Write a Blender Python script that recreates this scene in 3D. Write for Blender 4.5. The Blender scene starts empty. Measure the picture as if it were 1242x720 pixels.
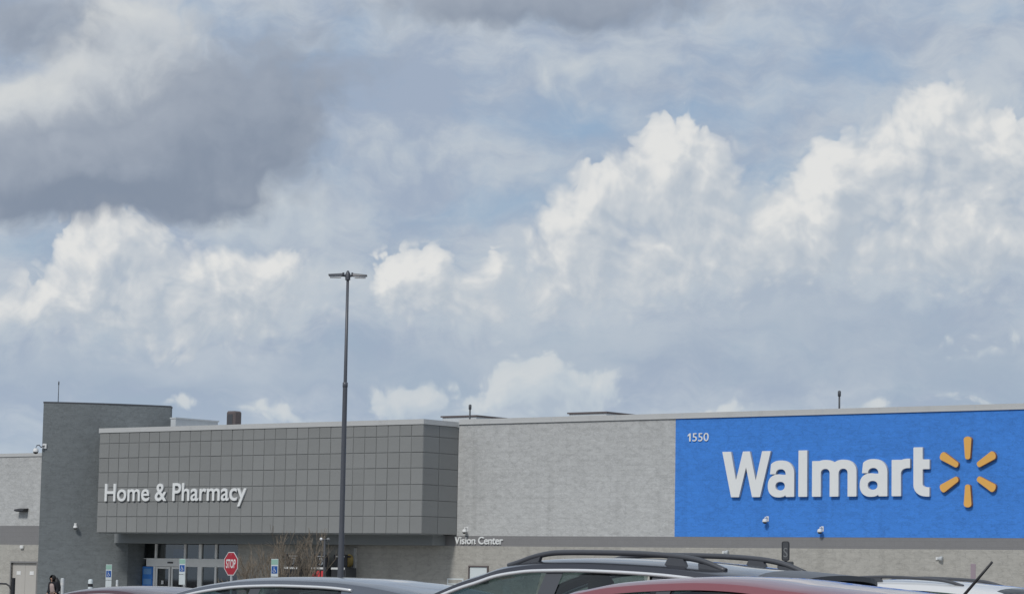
import bpy, bmesh, math, random
from mathutils import Vector, Matrix, noise as mnoise
random.seed(7)
scene = bpy.context.scene
COL = scene.collection
R = math.radians

# ------------------------------------------------------------------ camera
EYE = 1.45
FPX, PITCH, ROLL, CY = 3345.0, 0.1114, 0.0176, 334.0      # focal length in photo pixels (1242 wide)
cam_data = bpy.data.cameras.new("camera")
cam_data.sensor_width = 36.0
cam_data.lens = 36.0 * FPX / 1242.0
cam_data.shift_y = -(360.0 - CY) / 1242.0
cam_data.clip_start, cam_data.clip_end = 0.3, 6000.0
cam = bpy.data.objects.new("camera", cam_data)
COL.objects.link(cam)
_c, _s = math.cos(PITCH), math.sin(PITCH)
_rt, _up, _fw = Vector((1, 0, 0)), Vector((0, -_s, _c)), Vector((0, _c, _s))
_cr, _sr = math.cos(ROLL), math.sin(ROLL)
camx = _rt * _cr + _up * _sr
camy = _up * _cr - _rt * _sr
M = Matrix((( camx.x, camy.x, -_fw.x, 0), (camx.y, camy.y, -_fw.y, 0), (camx.z, camy.z, -_fw.z, EYE), (0, 0, 0, 1)))
cam.matrix_world = M
scene.camera = cam

# ------------------------------------------------------------------ sun and exposure
SUN_EL = R(44)
SUN_H = Vector((-0.50, -0.866, 0)).normalized()            # horizontal direction towards the sun
SUN_DIR = Vector((SUN_H.x * math.cos(SUN_EL), SUN_H.y * math.cos(SUN_EL), math.sin(SUN_EL)))
sun_data = bpy.data.lights.new("sun", 'SUN')
sun_data.energy = 2.0
sun_data.angle = R(10.0)
sun_data.color = (1.0, 0.965, 0.91)
sun = bpy.data.objects.new("sun", sun_data)
COL.objects.link(sun)
sun.rotation_euler = SUN_DIR.to_track_quat('Z', 'Y').to_euler()
vs = scene.view_settings
vs.view_transform = 'Standard'; vs.look = 'None'; vs.gamma = 1.0; vs.exposure = 0.0; vs.use_curve_mapping = False

# ------------------------------------------------------------------ node helper: arithmetic on sockets
class X:
    def __init__(s, nt, sock): s.nt, s.s = nt, sock
    def _m(s, op, *a):
        n = s.nt.nodes.new('ShaderNodeMath'); n.operation = op
        for i, v in enumerate((s,) + a):
            if isinstance(v, X): s.nt.links.new(v.s, n.inputs[i])
            else: n.inputs[i].default_value = v
        return X(s.nt, n.outputs[0])
    def __add__(s, o): return s._m('ADD', o)
    __radd__ = __add__
    def __sub__(s, o): return s._m('SUBTRACT', o)
    def __rsub__(s, o): return (s * -1.0) + o
    def __mul__(s, o): return s._m('MULTIPLY', o)
    __rmul__ = __mul__
    def __truediv__(s, o): return s._m('DIVIDE', o)
    def max(s, o): return s._m('MAXIMUM', o)
    def min(s, o): return s._m('MINIMUM', o)
    def exp(s): return s._m('EXPONENT')
    def abs(s): return s._m('ABSOLUTE')
    def clamp(s): return s.max(0.0).min(1.0)
    def step(s, a, b):
        n = s.nt.nodes.new('ShaderNodeMapRange'); n.interpolation_type = 'SMOOTHSTEP'
        s.nt.links.new(s.s, n.inputs[0]); n.inputs[1].default_value = a; n.inputs[2].default_value = b
        return X(s.nt, n.outputs[0])
def vec(nt, x, y, z=0.0):
    n = nt.nodes.new('ShaderNodeCombineXYZ')
    for i, v in enumerate((x, y, z)):
        if isinstance(v, X): nt.links.new(v.s, n.inputs[i])
        else: n.inputs[i].default_value = v
    return n.outputs[0]
def nz(nt, v, scale, detail=4.0, rough=0.55, dist=0.0, lac=2.0):
    n = nt.nodes.new('ShaderNodeTexNoise'); nt.links.new(v, n.inputs['Vector'])
    n.inputs['Scale'].default_value = scale; n.inputs['Detail'].default_value = detail
    n.inputs['Roughness'].default_value = rough; n.inputs['Distortion'].default_value = dist
    n.inputs['Lacunarity'].default_value = lac
    return X(nt, n.outputs['Fac'])
def mixc(nt, fac, a, b):
    n = nt.nodes.new('ShaderNodeMix'); n.data_type = 'RGBA'
    for i, v in ((0, fac), (6, a), (7, b)):
        if isinstance(v, X): nt.links.new(v.s, n.inputs[i])
        elif hasattr(v, 'is_output'): nt.links.new(v, n.inputs[i])
        elif i == 0: n.inputs[i].default_value = v
        else: n.inputs[i].default_value = tuple(v) + (1.0,)
    return n.outputs[2]
def lin(r, g, b):
    f = lambda c: (c / 255.0) / 12.92 if c / 255.0 <= 0.04045 else ((c / 255.0 + 0.055) / 1.055) ** 2.4
    return (f(r), f(g), f(b))

# ------------------------------------------------------------------ sky: Nishita with drifting cumulus above
world = bpy.data.worlds.new("World"); scene.world = world; world.use_nodes = True
wt = world.node_tree
for n in list(wt.nodes): wt.nodes.remove(n)
w_out = wt.nodes.new('ShaderNodeOutputWorld'); w_bg = wt.nodes.new('ShaderNodeBackground')
wt.links.new(w_bg.outputs[0], w_out.inputs[0])
SKY_STRENGTH = 0.10
w_bg.inputs['Strength'].default_value = SKY_STRENGTH
w_sky = wt.nodes.new('ShaderNodeTexSky'); w_sky.sky_type = 'NISHITA'; w_sky.sun_disc = False
w_sky.sun_elevation = SUN_EL; w_sky.sun_rotation = math.atan2(SUN_H.x, SUN_H.y)
w_sky.air_density = 1.0; w_sky.dust_density = 2.0; w_sky.ozone_density = 1.0
geo = wt.nodes.new('ShaderNodeTexCoord')
sep = wt.nodes.new('ShaderNodeSeparateXYZ'); wt.links.new(geo.outputs['Generated'], sep.inputs[0])
dx, dy, dz = (X(wt, sep.outputs[i]) for i in range(3))
AZ = dx._m('ARCTAN2', dy) * (180.0 / math.pi)               # degrees, 0 = north, + = east
EL = dz.max(-0.999).min(0.999)._m('ARCSINE') * (180.0 / math.pi)

def blob_field(p, blobs):
    """Sum of soft cloud masses, each (azimuth, elevation, half width, half height, weight) in degrees."""
    L, N = wt.links, wt.nodes
    tot = None
    for (ca, ce, wa, we, k) in blobs:
        ma = N.new('ShaderNodeVectorMath'); ma.operation = 'MULTIPLY_ADD'
        L.new(p, ma.inputs[0]); ma.inputs[1].default_value = (1 / wa, 1 / we, 0); ma.inputs[2].default_value = (-ca / wa, -ce / we, 0)
        dt = N.new('ShaderNodeVectorMath'); dt.operation = 'DOT_PRODUCT'
        L.new(ma.outputs[0], dt.inputs[0]); L.new(ma.outputs[0], dt.inputs[1])
        pw = N.new('ShaderNodeMath'); pw.operation = 'POWER'; pw.inputs[0].default_value = 0.36788
        L.new(dt.outputs['Value'], pw.inputs[1])
        ad = N.new('ShaderNodeMath'); ad.operation = 'MULTIPLY_ADD'; L.new(pw.outputs[0], ad.inputs[0]); ad.inputs[1].default_value = k
        if tot is None: ad.inputs[2].default_value = 0.0
        else: L.new(tot, ad.inputs[2])
        tot = ad.outputs[0]
    return X(wt, tot)
def vadd(p, off):
    n = wt.nodes.new('ShaderNodeVectorMath'); n.operation = 'ADD'; wt.links.new(p, n.inputs[0]); n.inputs[1].default_value = off
    return n.outputs[0]
def vmul(p, f):
    n = wt.nodes.new('ShaderNodeVectorMath'); n.operation = 'MULTIPLY'; wt.links.new(p, n.inputs[0]); n.inputs[1].default_value = f
    return n.outputs[0]
def warp(p, scale, amt, detail=3.0):
    n = wt.nodes.new('ShaderNodeTexNoise'); n.noise_dimensions = '2D'; wt.links.new(p, n.inputs['Vector']); n.inputs['Scale'].default_value = scale; n.inputs['Detail'].default_value = detail
    m = wt.nodes.new('ShaderNodeVectorMath'); m.operation = 'MULTIPLY_ADD'
    wt.links.new(n.outputs['Color'], m.inputs[0]); m.inputs[1].default_value = (amt, amt, 0)
    q = vadd(p, (-amt / 2, -amt / 2, 0)); wt.links.new(q, m.inputs[2])
    return m.outputs[0]
DIRV = vec(wt, AZ, EL, 0.0)
HAZY = [
    (-9.53, 5.01, 2.57, 0.96, 0.70),
    (-5.15, 5.48, 1.93, 1.07, 0.80),
    (-3.28, 6.04, 1.28, 0.86, 0.50),
    (-5.03, 7.36, 2.36, 0.86, 0.65),
    (-5.57, 8.11, 1.28, 0.75, 0.60),
    (-0.35, 5.76, 2.36, 1.07, 0.80),
    (4.10, 7.53, 1.93, 1.28, 0.70),
    (5.82, 6.86, 1.93, 1.07, 0.80),
    (6.50, 8.23, 0.86, 0.86, 0.40),
    (9.72, 9.73, 1.50, 1.07, 0.60),
    (-1.79, 8.81, 2.36, 0.64, 0.55),
    (1.30, 10.23, 1.71, 0.75, 0.45),
    (0.29, 8.43, 0.86, 0.43, 0.40),
    (4.46, 6.34, 2.57, 0.86, 0.80),
    (8.54, 6.53, 3.43, 1.07, 0.80),
    (1.99, 11.09, 1.28, 0.64, 0.30),
    (5.79, 11.11, 1.07, 0.86, 0.40),
]
HEAPS = [
    (-9.00, 6.55, 0.73, 0.86, 1.00),
    (-8.09, 7.01, 0.94, 0.73, 1.00),
    (-9.56, 5.60, 1.28, 0.56, 0.80),
    (-10.30, 5.29, 0.86, 0.30, 0.70),
    (-7.38, 6.01, 1.71, 0.96, 1.00),
    (-5.85, 6.06, 1.28, 0.73, 0.80),
    (-4.92, 6.43, 0.73, 0.43, 0.80),
    (-4.98, 5.66, 1.28, 0.73, 0.70),
    (-6.84, 5.10, 2.57, 0.73, 0.70),
    (-2.46, 6.40, 0.60, 0.60, 1.10),
    (-1.62, 6.39, 0.56, 0.60, 1.10),
    (-0.47, 6.58, 0.26, 0.73, 0.70),
    (-1.90, 5.82, 1.28, 0.64, 0.80),
    (-0.52, 5.67, 1.07, 0.64, 0.60),
    (1.17, 7.50, 0.64, 0.69, 1.00),
    (1.68, 8.19, 0.56, 0.69, 0.90),
    (2.37, 8.11, 0.73, 0.73, 0.70),
    (3.06, 8.72, 0.56, 0.94, 1.00),
    (3.61, 8.89, 0.73, 0.81, 1.10),
    (4.27, 8.39, 0.73, 0.73, 0.80),
    (2.56, 6.66, 2.36, 1.18, 1.00),
    (4.10, 7.19, 1.28, 1.07, 0.80),
    (1.19, 6.47, 1.07, 0.86, 0.70),
    (6.70, 8.57, 0.43, 0.90, 1.00),
    (6.24, 7.68, 0.77, 0.86, 1.00),
    (5.65, 7.03, 0.77, 0.73, 0.80),
    (7.35, 8.56, 0.90, 0.64, 0.90),
    (8.11, 9.24, 0.81, 0.69, 0.90),
    (8.79, 9.91, 0.64, 0.64, 0.90),
    (9.21, 9.32, 0.86, 0.86, 0.80),
    (7.86, 7.38, 2.14, 1.28, 1.00),
    (10.26, 9.31, 0.64, 0.77, 1.10),
    (9.88, 7.88, 1.50, 1.28, 1.00),
    (9.88, 6.87, 1.50, 0.64, 0.80),
]
CRESTS = [
    (-9.09, 6.80, 0.56, 0.56, 1.10),
    (-8.10, 7.23, 0.86, 0.43, 1.00),
    (-9.73, 5.85, 0.86, 0.39, 0.90),
    (-10.38, 5.39, 0.64, 0.21, 0.70),
    (-6.97, 6.42, 0.86, 0.34, 0.60),
    (-4.92, 6.56, 0.64, 0.26, 0.90),
    (-5.77, 6.32, 0.64, 0.26, 0.60),
    (-6.49, 4.56, 0.77, 0.26, 0.50),
    (-7.36, 5.42, 1.07, 0.30, 0.30),
    (-2.57, 6.54, 0.56, 0.56, 1.20),
    (-1.62, 6.49, 0.51, 0.56, 1.20),
    (-0.47, 6.79, 0.21, 0.56, 0.70),
    (-1.99, 5.90, 0.64, 0.30, 0.40),
    (1.07, 7.58, 0.43, 0.56, 1.10),
    (1.54, 8.32, 0.39, 0.56, 0.90),
    (2.16, 8.37, 0.39, 0.43, 0.60),
    (2.97, 8.89, 0.39, 0.86, 1.00),
    (3.57, 9.10, 0.69, 0.73, 1.15),
    (4.23, 8.47, 0.47, 0.56, 0.70),
    (1.18, 6.81, 0.51, 0.56, 0.50),
    (2.74, 6.32, 1.28, 0.30, 0.35),
    (6.63, 8.73, 0.39, 0.86, 1.00),
    (6.24, 7.88, 0.51, 0.77, 1.00),
    (5.73, 7.29, 0.64, 0.56, 0.60),
    (7.35, 8.77, 0.77, 0.47, 0.90),
    (8.11, 9.41, 0.64, 0.51, 0.90),
    (8.82, 10.08, 0.60, 0.51, 1.00),
    (9.30, 9.57, 0.43, 0.56, 0.70),
    (10.22, 9.48, 0.56, 0.64, 1.20),
    (10.56, 8.88, 0.43, 0.64, 0.80),
    (9.55, 7.44, 1.07, 0.34, 0.90),
    (10.35, 7.10, 0.77, 0.39, 0.60),
    (7.77, 8.14, 0.86, 0.51, 0.40),
]
LOW_HEAPS = [
    (-2.23, 3.76, 0.73, 0.47, 1.00),
    (0.36, 4.40, 0.77, 0.51, 1.00),
    (-0.14, 3.83, 1.50, 0.39, 0.80),
    (2.17, 4.23, 0.73, 0.26, 0.70),
    (-4.75, 3.48, 0.81, 0.28, 0.80),
    (-6.71, 3.52, 0.60, 0.26, 0.70),
    (4.39, 3.78, 0.69, 0.28, 0.80),
    (7.36, 3.86, 0.60, 0.21, 0.80),
    (9.79, 3.96, 1.07, 0.21, 0.60),
    (9.46, 5.09, 1.50, 0.39, 0.50),
    (1.40, 3.82, 1.28, 0.34, 0.60),
]
GREYS = [
    (-8.50, 4.20, 4.28, 0.47, 0.80),
    (-1.02, 4.58, 2.78, 0.39, 0.70),
    (-4.94, 4.09, 3.21, 0.30, 0.60),
    (2.41, 4.95, 3.43, 0.47, 0.80),
    (6.85, 5.50, 3.64, 0.47, 0.80),
    (9.04, 4.67, 3.00, 0.56, 0.70),
    (4.81, 4.38, 3.00, 0.34, 0.50),
    (-2.44, 7.00, 1.07, 0.30, 0.40),
]
DARK = [
    (-10.32, 8.16, 2.14, 0.77, 1.20),
    (-8.13, 8.37, 2.36, 0.90, 1.30),
    (-6.62, 9.02, 1.93, 1.07, 1.00),
    (-5.79, 10.06, 1.93, 1.18, 0.60),
    (-4.26, 10.79, 1.93, 1.28, 0.38),
    (-10.10, 11.23, 1.50, 0.86, 1.00),
    (-1.16, 12.00, 2.14, 0.51, 0.80),
    (1.62, 12.11, 2.78, 0.64, 1.00),
    (-6.50, 10.63, 0.96, 0.77, 0.25),
    (-8.63, 7.99, 3.64, 0.51, 0.70),
    (-5.08, 9.24, 1.28, 0.86, 0.45),
]
BRIGHT = [
    (-9.86, 9.31, 1.82, 0.90, 1.10),
    (-8.04, 10.57, 1.18, 1.18, 1.00),
    (-10.26, 8.78, 1.28, 0.81, 0.90),
    (-8.78, 9.86, 1.18, 0.86, 0.90),
    (-6.98, 9.68, 1.28, 1.07, 0.50),
    (-8.24, 11.49, 1.07, 0.64, 0.60),
]
GAPS = [
    (-0.74, 7.86, 1.28, 0.39, 1.10),
    (6.83, 10.80, 1.71, 0.47, 0.80),
    (1.40, 9.38, 1.07, 0.30, 0.60),
    (4.08, 9.83, 1.28, 0.39, 0.60),
    (7.43, 9.33, 0.86, 0.32, 0.70),
    (5.47, 8.48, 0.73, 0.47, 0.90),
    (0.65, 7.83, 0.77, 0.39, 0.50),
    (-10.10, 6.68, 1.07, 0.39, 0.50),
    (9.72, 11.66, 1.28, 0.32, 0.40),
    (-3.59, 11.58, 0.43, 0.43, 0.30),
]

# how far from the photographed part of the sky (0 inside, 1 elsewhere): there the same clouds go on from noise alone
away = ((AZ.abs() * (1 / 13.0)).max((EL - 5.0).abs() * (1 / 9.5))).step(0.92, 1.35)

def flat_noise(p, seed, scale, detail, rough):
    n = wt.nodes.new('ShaderNodeTexNoise'); n.noise_dimensions = '2D'
    wt.links.new(vadd(p, (seed, seed * 0.7, 0.0)), n.inputs['Vector'])
    n.inputs['Scale'].default_value = scale; n.inputs['Detail'].default_value = detail; n.inputs['Roughness'].default_value = rough
    return X(wt, n.outputs['Fac'])
def puffs(p, seed, scale, detail=2.0, rough=0.5):
    """rounded cauliflower lumps: distance to scattered centres, on several scales"""
    n = wt.nodes.new('ShaderNodeTexVoronoi'); n.voronoi_dimensions = '2D'; n.feature = 'SMOOTH_F1'
    wt.links.new(vadd(p, (seed, seed * 0.3, 0.0)), n.inputs['Vector'])
    n.inputs['Scale'].default_value = scale; n.inputs['Detail'].default_value = detail; n.inputs['Roughness'].default_value = rough
    n.inputs['Smoothness'].default_value = 0.25
    return X(wt, n.outputs['Distance'])
def cumulus_density(p, blobs, seed, amp, fine, freq=0.75, rough=0.58):
    field = blob_field(p, blobs) * (1.0 - away) + away_heaps
    d = field + (flat_noise(vmul(p, (1.0, 1.15, 0.0)), seed, freq, 7.0, rough) - 0.5) * (field.step(0.0, 0.3) * amp)
    if fine:
        d = d + (puffs(p, seed, freq * 1.9) - 0.45) * (field.step(0.12, 0.45) * -fine)
    return d
inv = 1.0 / SKY_STRENGTH
def rad(r, g, b): return tuple(c * inv for c in lin(r, g, b))
SX, SE = -0.27, 0.33                                        # step towards the light, degrees

col = w_sky.outputs[0]
WP = warp(DIRV, 0.55, 1.0)                                  # ragged outlines shared by all cloud layers
WPS = warp(vadd(DIRV, (SX, SE, 0.0)), 0.55, 1.0)
away_heaps = away * nz(wt, vmul(DIRV, (0.5, 1.0, 0.0)), 0.16, 3.0, 0.5).step(0.46, 0.62)
# thin high veil, streaked, with blue gaps
v1 = flat_noise(vmul(WP, (0.6, 1.0, 0.0)), 2.0, 0.6, 7.0, 0.62)
v2 = flat_noise(vmul(WP, (0.5, 1.1, 0.0)), 5.0, 0.45, 7.0, 0.62)
gaps = blob_field(WP, GAPS)
veil = (0.93 + (v1 - 0.5) * 1.7 - gaps * 0.62).clamp()
veil_col = mixc(wt, v2.step(0.36, 0.66), rad(159, 173, 193), rad(188, 197, 207))
col = mixc(wt, 0.5, col, rad(140, 169, 203))
col = mixc(wt, veil, col, veil_col)

def cumulus(col, blobs, seed, amp, fine, t0, t1, shade_c, mid_c, lit_c, gain, opac, relief=1.0, freq=0.75, rough=0.58, top=1.4, crest=None, bias=0.5):
    d = cumulus_density(WP, blobs, seed, amp, fine, freq, rough)
    d2 = cumulus_density(WPS, blobs, seed, amp, fine, freq, rough)
    m = d.step(t0, t1) * opac
    if crest is not None:                                   # crisp tops, flanks and bases that melt into the haze
        k = (crest * 6.0).clamp()
        m = (d.step(t0, t1) * k + d.step(t0, t1 + 0.75) * (1.0 - k)) * opac
    l = ((d - d2) * gain + bias)
    l = l - d.step(t1, t1 + top) * 0.25 * relief
    if crest is not None:
        l = l + crest
    l = l.max(0.0)
    c = mixc(wt, l.step(0.0, 0.55), shade_c, mid_c)
    c = mixc(wt, l.step(0.42, 1.15), c, lit_c)
    return mixc(wt, m, col, c)
# soft distant bodies, the grey bases, then the heaped clouds with sunlit crests
col = cumulus(col, HAZY, 61.0, 1.2, 0.3, 0.05, 0.85, rad(168, 181, 197), rad(186, 196, 206), rad(203, 209, 213), 0.8, 0.85, rough=0.6)
col = cumulus(col, GREYS, 71.0, 0.9, 0.0, 0.1, 1.0, rad(156, 171, 190), rad(166, 180, 196), rad(184, 194, 205), 0.6, 0.62, freq=0.5)
col = mixc(wt, (1.0 - EL.step(1.2, 5.2)) * 0.55, col, rad(174, 191, 208))   # pale air towards the horizon
col = cumulus(col, LOW_HEAPS, 21.0, 0.9, 0.5, 0.25, 0.62, rad(172, 185, 200), rad(192, 202, 210), rad(212, 216, 217), 0.8, 0.75, freq=1.0)
crest = (blob_field(WP, CRESTS) - 0.12).max(0.0) * 0.29
col = cumulus(col, HEAPS, 33.0, 0.75, 0.85, 0.16, 0.42, rad(180, 190, 201), rad(198, 204, 210), rad(228, 228, 226), 0.52, 0.94, freq=1.0, rough=0.6, crest=crest, bias=0.43, relief=0.3)
# the near dark cloud with its sunlit shoulder
col = cumulus(col, BRIGHT, 47.0, 0.9, 0.4, 0.0, 0.8, rad(180, 188, 197), rad(197, 202, 207), rad(216, 218, 217), 0.5, 0.9)
col = cumulus(col, DARK, 53.0, 0.9, 0.25, 0.08, 0.95, rad(130, 142, 160), rad(150, 160, 175), rad(176, 184, 195), 0.45, 0.95, freq=0.8, rough=0.6, bias=0.38)
wt.links.new(col, w_bg.inputs['Color'])
world.cycles.sampling_method = 'MANUAL'; world.cycles.sample_map_resolution = 512


# ------------------------------------------------------------------ materials
def mat(name, color, rough=0.8, metal=0.0, coat=0.0, var=0.0, var_scale=3.0, bump=0.0, bump_scale=30.0, spec=0.5, blocks=None, stain=0.0, tint=0.0, patch=0.0):
    """Principled surface with a little procedural wear and, on block walls, painted relief shade; colours are linear base colours."""
    m = bpy.data.materials.new(name); m.use_nodes = True
    nt = m.node_tree; b = nt.nodes['Principled BSDF']
    b.inputs['Roughness'].default_value = rough; b.inputs['Metallic'].default_value = metal
    b.inputs['Specular IOR Level'].default_value = spec
    b.inputs['Coat Weight'].default_value = coat; b.inputs['Coat Roughness'].default_value = 0.06
    tc = nt.nodes.new('ShaderNodeTexCoord'); P = tc.outputs['Object']
    c = tuple(color)
    sock = None
    if var or stain or blocks or tint:
        f = nz(nt, P, var_scale, 6.0, 0.65)
        if patch:                                           # split-face relief painted in colour: lump shading along the courses, shade in clefts
            mpw = nt.nodes.new('ShaderNodeMapping'); nt.links.new(P, mpw.inputs[0]); mpw.inputs['Scale'].default_value = (1.0, 1.0, 2.2)
            f = nz(nt, mpw.outputs[0], var_scale, 6.0, 0.72)
            cleft_shade = (nz(nt, mpw.outputs[0], var_scale * 0.55, 4.0, 0.6) - 0.5).abs()
        k = (f - 0.5) * (2.0 * var) + 1.0
        if patch:
            k = k * (1.0 - (1.0 - cleft_shade.step(0.0, 0.035)) * 0.13)  # shade of the clefts darkens the base colour
        if patch:                                           # patched and faded areas, metres across
            k = k * ((nz(nt, P, 0.55, 3.0, 0.5) - 0.5) * (2.0 * patch) + 1.0)
        if stain:                                           # rain streaks: long in z, narrow along the wall
            mp = nt.nodes.new('ShaderNodeMapping'); nt.links.new(P, mp.inputs[0]); mp.inputs['Scale'].default_value = (1.6, 1.6, 0.12)
            s = nz(nt, mp.outputs[0], 1.0, 6.0, 0.6)
            k = k * (1.0 - s.step(0.5, 0.8) * stain)
        if tint:                                            # each piece its own shade
            oi = nt.nodes.new('ShaderNodeObjectInfo')
            k = k * ((X(nt, oi.outputs['Random']) - 0.5) * (2 * tint) + 1.0)
        if blocks:
            bk = nt.nodes.new('ShaderNodeTexBrick'); mp2 = nt.nodes.new('ShaderNodeMapping')
            sx = nt.nodes.new('ShaderNodeSeparateXYZ'); nt.links.new(P, sx.inputs[0])
            v = vec(nt, X(nt, sx.outputs[0]) + X(nt, sx.outputs[1]), X(nt, sx.outputs[2]), 0.0)
            nt.links.new(v, bk.inputs['Vector']); bk.inputs['Scale'].default_value = 1.0
            bk.inputs['Brick Width'].default_value = 0.4; bk.inputs['Row Height'].default_value = 0.2
            bk.inputs['Mortar Size'].default_value = 0.012; bk.inputs['Mortar Smooth'].default_value = 0.5
            bk.inputs['Color1'].default_value = (1 - blocks, 1 - blocks, 1 - blocks, 1); bk.inputs['Color2'].default_value = (1 + blocks * .6,) * 3 + (1,)
            bk.inputs['Mortar'].default_value = (0.93, 0.93, 0.93, 1)
            k = k * X(nt, bk.outputs['Color'])
        n = nt.nodes.new('ShaderNodeVectorMath'); n.operation = 'SCALE'
        n.inputs[0].default_value = c; nt.links.new(k.s, n.inputs['Scale'])
        nt.links.new(n.outputs[0], b.inputs['Base Color'])
    else:
        b.inputs['Base Color'].default_value = c + (1.0,)
    if bump:
        h = nz(nt, P, bump_scale, 6.0, 0.7)
        bp = nt.nodes.new('ShaderNodeBump'); bp.inputs['Strength'].default_value = bump; bp.inputs['Distance'].default_value = 0.02
        nt.links.new(h.s, bp.inputs['Height']); nt.links.new(bp.outputs[0], b.inputs['Normal'])
    return m
def glass_mat(name, tint, gloss=0.06):
    m = bpy.data.materials.new(name); m.use_nodes = True; nt = m.node_tree
    for n in list(nt.nodes): nt.nodes.remove(n)
    o = nt.nodes.new('ShaderNodeOutputMaterial'); mx = nt.nodes.new('ShaderNodeMixShader')
    tr = nt.nodes.new('ShaderNodeBsdfTransparent'); gl = nt.nodes.new('ShaderNodeBsdfGlossy'); ge = nt.nodes.new('ShaderNodeNewGeometry')
    dt = nt.nodes.new('ShaderNodeVectorMath'); dt.operation = 'DOT_PRODUCT'   # same reflection from either side of the thin sheet
    nt.links.new(ge.outputs['Incoming'], dt.inputs[0]); nt.links.new(ge.outputs['Normal'], dt.inputs[1])
    tr.inputs[0].default_value = tuple(tint) + (1,); gl.inputs['Roughness'].default_value = 0.02
    f = ((1.0 - X(nt, dt.outputs['Value']).abs())._m('POWER', 5.0) * 0.95 + (0.045 + gloss)).clamp()
    nt.links.new(f.s, mx.inputs[0]); nt.links.new(tr.outputs[0], mx.inputs[1]); nt.links.new(gl.outputs[0], mx.inputs[2]); nt.links.new(mx.outputs[0], o.inputs[0])
    return m

MT = {}
MT['wall_light'] = mat('painted light grey block', (0.49, 0.50, 0.50), 0.9, var=0.34, var_scale=2.6, bump=1.0, bump_scale=9.0, blocks=0.03, stain=0.14, patch=0.08)
MT['wall_low'] = mat('painted warm grey block', (0.40, 0.39, 0.36), 0.9, patch=0.10, var=0.3, var_scale=2.6, bump=0.8, bump_scale=9.0, blocks=0.025, stain=0.15)
MT['band'] = mat('mid grey painted band', (0.215, 0.215, 0.22), 0.9, var=0.06, bump=0.5, bump_scale=9.0, blocks=0.02)
MT['blue'] = mat('bright blue wall paint', (0.050, 0.235, 0.72), 0.8, var=0.24, var_scale=2.6, bump=0.9, bump_scale=7.0, blocks=0.03, stain=0.10, patch=0.10)
MT['tower'] = mat('slate grey painted block', (0.182, 0.203, 0.213), 0.9, var=0.28, var_scale=2.6, bump=0.9, bump_scale=7.0, blocks=0.03, stain=0.12, patch=0.08)
MT['panel'] = mat('grey facade tile', (0.244, 0.252, 0.251), 0.8, var=0.08, var_scale=2.0, bump=0.15, bump_scale=20.0, tint=0.045, stain=.08)
MT['panel_joint'] = mat('dark tile joint', (0.19, 0.197, 0.197), 0.9)
MT['soffit'] = mat('dark grey soffit', (0.24, 0.26, 0.27), 0.8, var=0.05)
MT['coping'] = mat('pale metal coping', (0.52, 0.53, 0.53), 0.55, 0.0, var=0.06, var_scale=0.8, stain=0.12)
MT['metal_pale'] = mat('pale galvanised sheet', (0.50, 0.53, 0.55), 0.6, 0.0, var=0.05, stain=0.1)
MT['roof'] = mat('white roof membrane', (0.55, 0.55, 0.54), 0.9, var=0.1, var_scale=0.4)
MT['letter'] = mat('white sign face', (0.80, 0.82, 0.82), 0.4, var=0.03)
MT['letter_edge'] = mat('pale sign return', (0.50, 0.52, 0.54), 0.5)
MT['ray'] = mat('amber sign face', (0.80, 0.44, 0.11), 0.4, var=0.03)
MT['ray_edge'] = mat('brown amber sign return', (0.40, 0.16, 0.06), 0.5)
MT['white'] = mat('white paint', (0.72, 0.73, 0.73), 0.5, var=0.05)
MT['alu'] = mat('pale aluminium frame', (0.87, 0.88, 0.87), 0.45, 0.0, var=0.06)
MT['dark'] = mat('black metal', (0.025, 0.026, 0.03), 0.5)
MT['darkgrey'] = mat('dark grey metal', (0.07, 0.075, 0.085), 0.5, var=0.1)
MT['pole'] = mat('dark bronze painted steel', (0.085, 0.092, 0.110), 0.4, 0.0, var=0.12, var_scale=4.0)
MT['lens'] = mat('white lamp lens', (0.80, 0.82, 0.84), 0.2)
MT['red'] = mat('red sign sheet', (0.42, 0.022, 0.04), 0.4, var=0.05)
MT['red_pack'] = mat('red wrapped goods', (0.62, 0.06, 0.07), 0.5, var=.2)
MT['sign_blue'] = mat('blue sign sheet', (0.02, 0.10, 0.36), 0.4, var=0.05)
MT['sign_green'] = mat('pale green sign sheet', (0.30, 0.50, 0.42), 0.4, var=0.1)
MT['sign_white'] = mat('white sign sheet', (0.62, 0.68, 0.70), 0.4, var=0.06)
MT['banner'] = mat('blue poster print', (0.06, 0.25, 0.72), 0.5, var=0.35, var_scale=7.0)
MT['yellow'] = mat('ochre sign sheet', (0.72, 0.52, 0.18), 0.6, var=0.2, var_scale=8.0)
MT['brown'] = mat('brown vent metal', (0.12, 0.10, 0.10), 0.7, var=0.2)
MT['door'] = mat('tan painted door', (0.44, 0.425, 0.40), 0.7, var=0.06)
MT['bark'] = mat('bare grey brown bark', (0.24, 0.20, 0.155), 0.9, var=0.2)
MT['asphalt'] = mat('worn asphalt', (0.055, 0.055, 0.056), 0.95, var=0.25, var_scale=0.7, bump=0.4, bump_scale=60)
MT['concrete'] = mat('grey concrete walk', (0.52, 0.51, 0.48), 0.9, var=0.12, var_scale=0.8)
MT['paint'] = mat('white road paint', (0.66, 0.66, 0.64), 0.8, var=0.2, var_scale=3)
MT['mulch'] = mat('brown mulch bed', (0.09, 0.065, 0.045), 1.0, var=0.4, var_scale=9)
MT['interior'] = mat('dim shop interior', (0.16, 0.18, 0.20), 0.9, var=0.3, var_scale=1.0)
MT['shop_glass'] = glass_mat('shop glass', (0.45, 0.50, 0.53), 0.10)
MT['car_glass'] = glass_mat('tinted car glass', (0.45, 0.55, 0.545), 0.05)
MT['chrome'] = mat('bright trim', (0.86, 0.87, 0.88), 0.35, 0.45)
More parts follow.
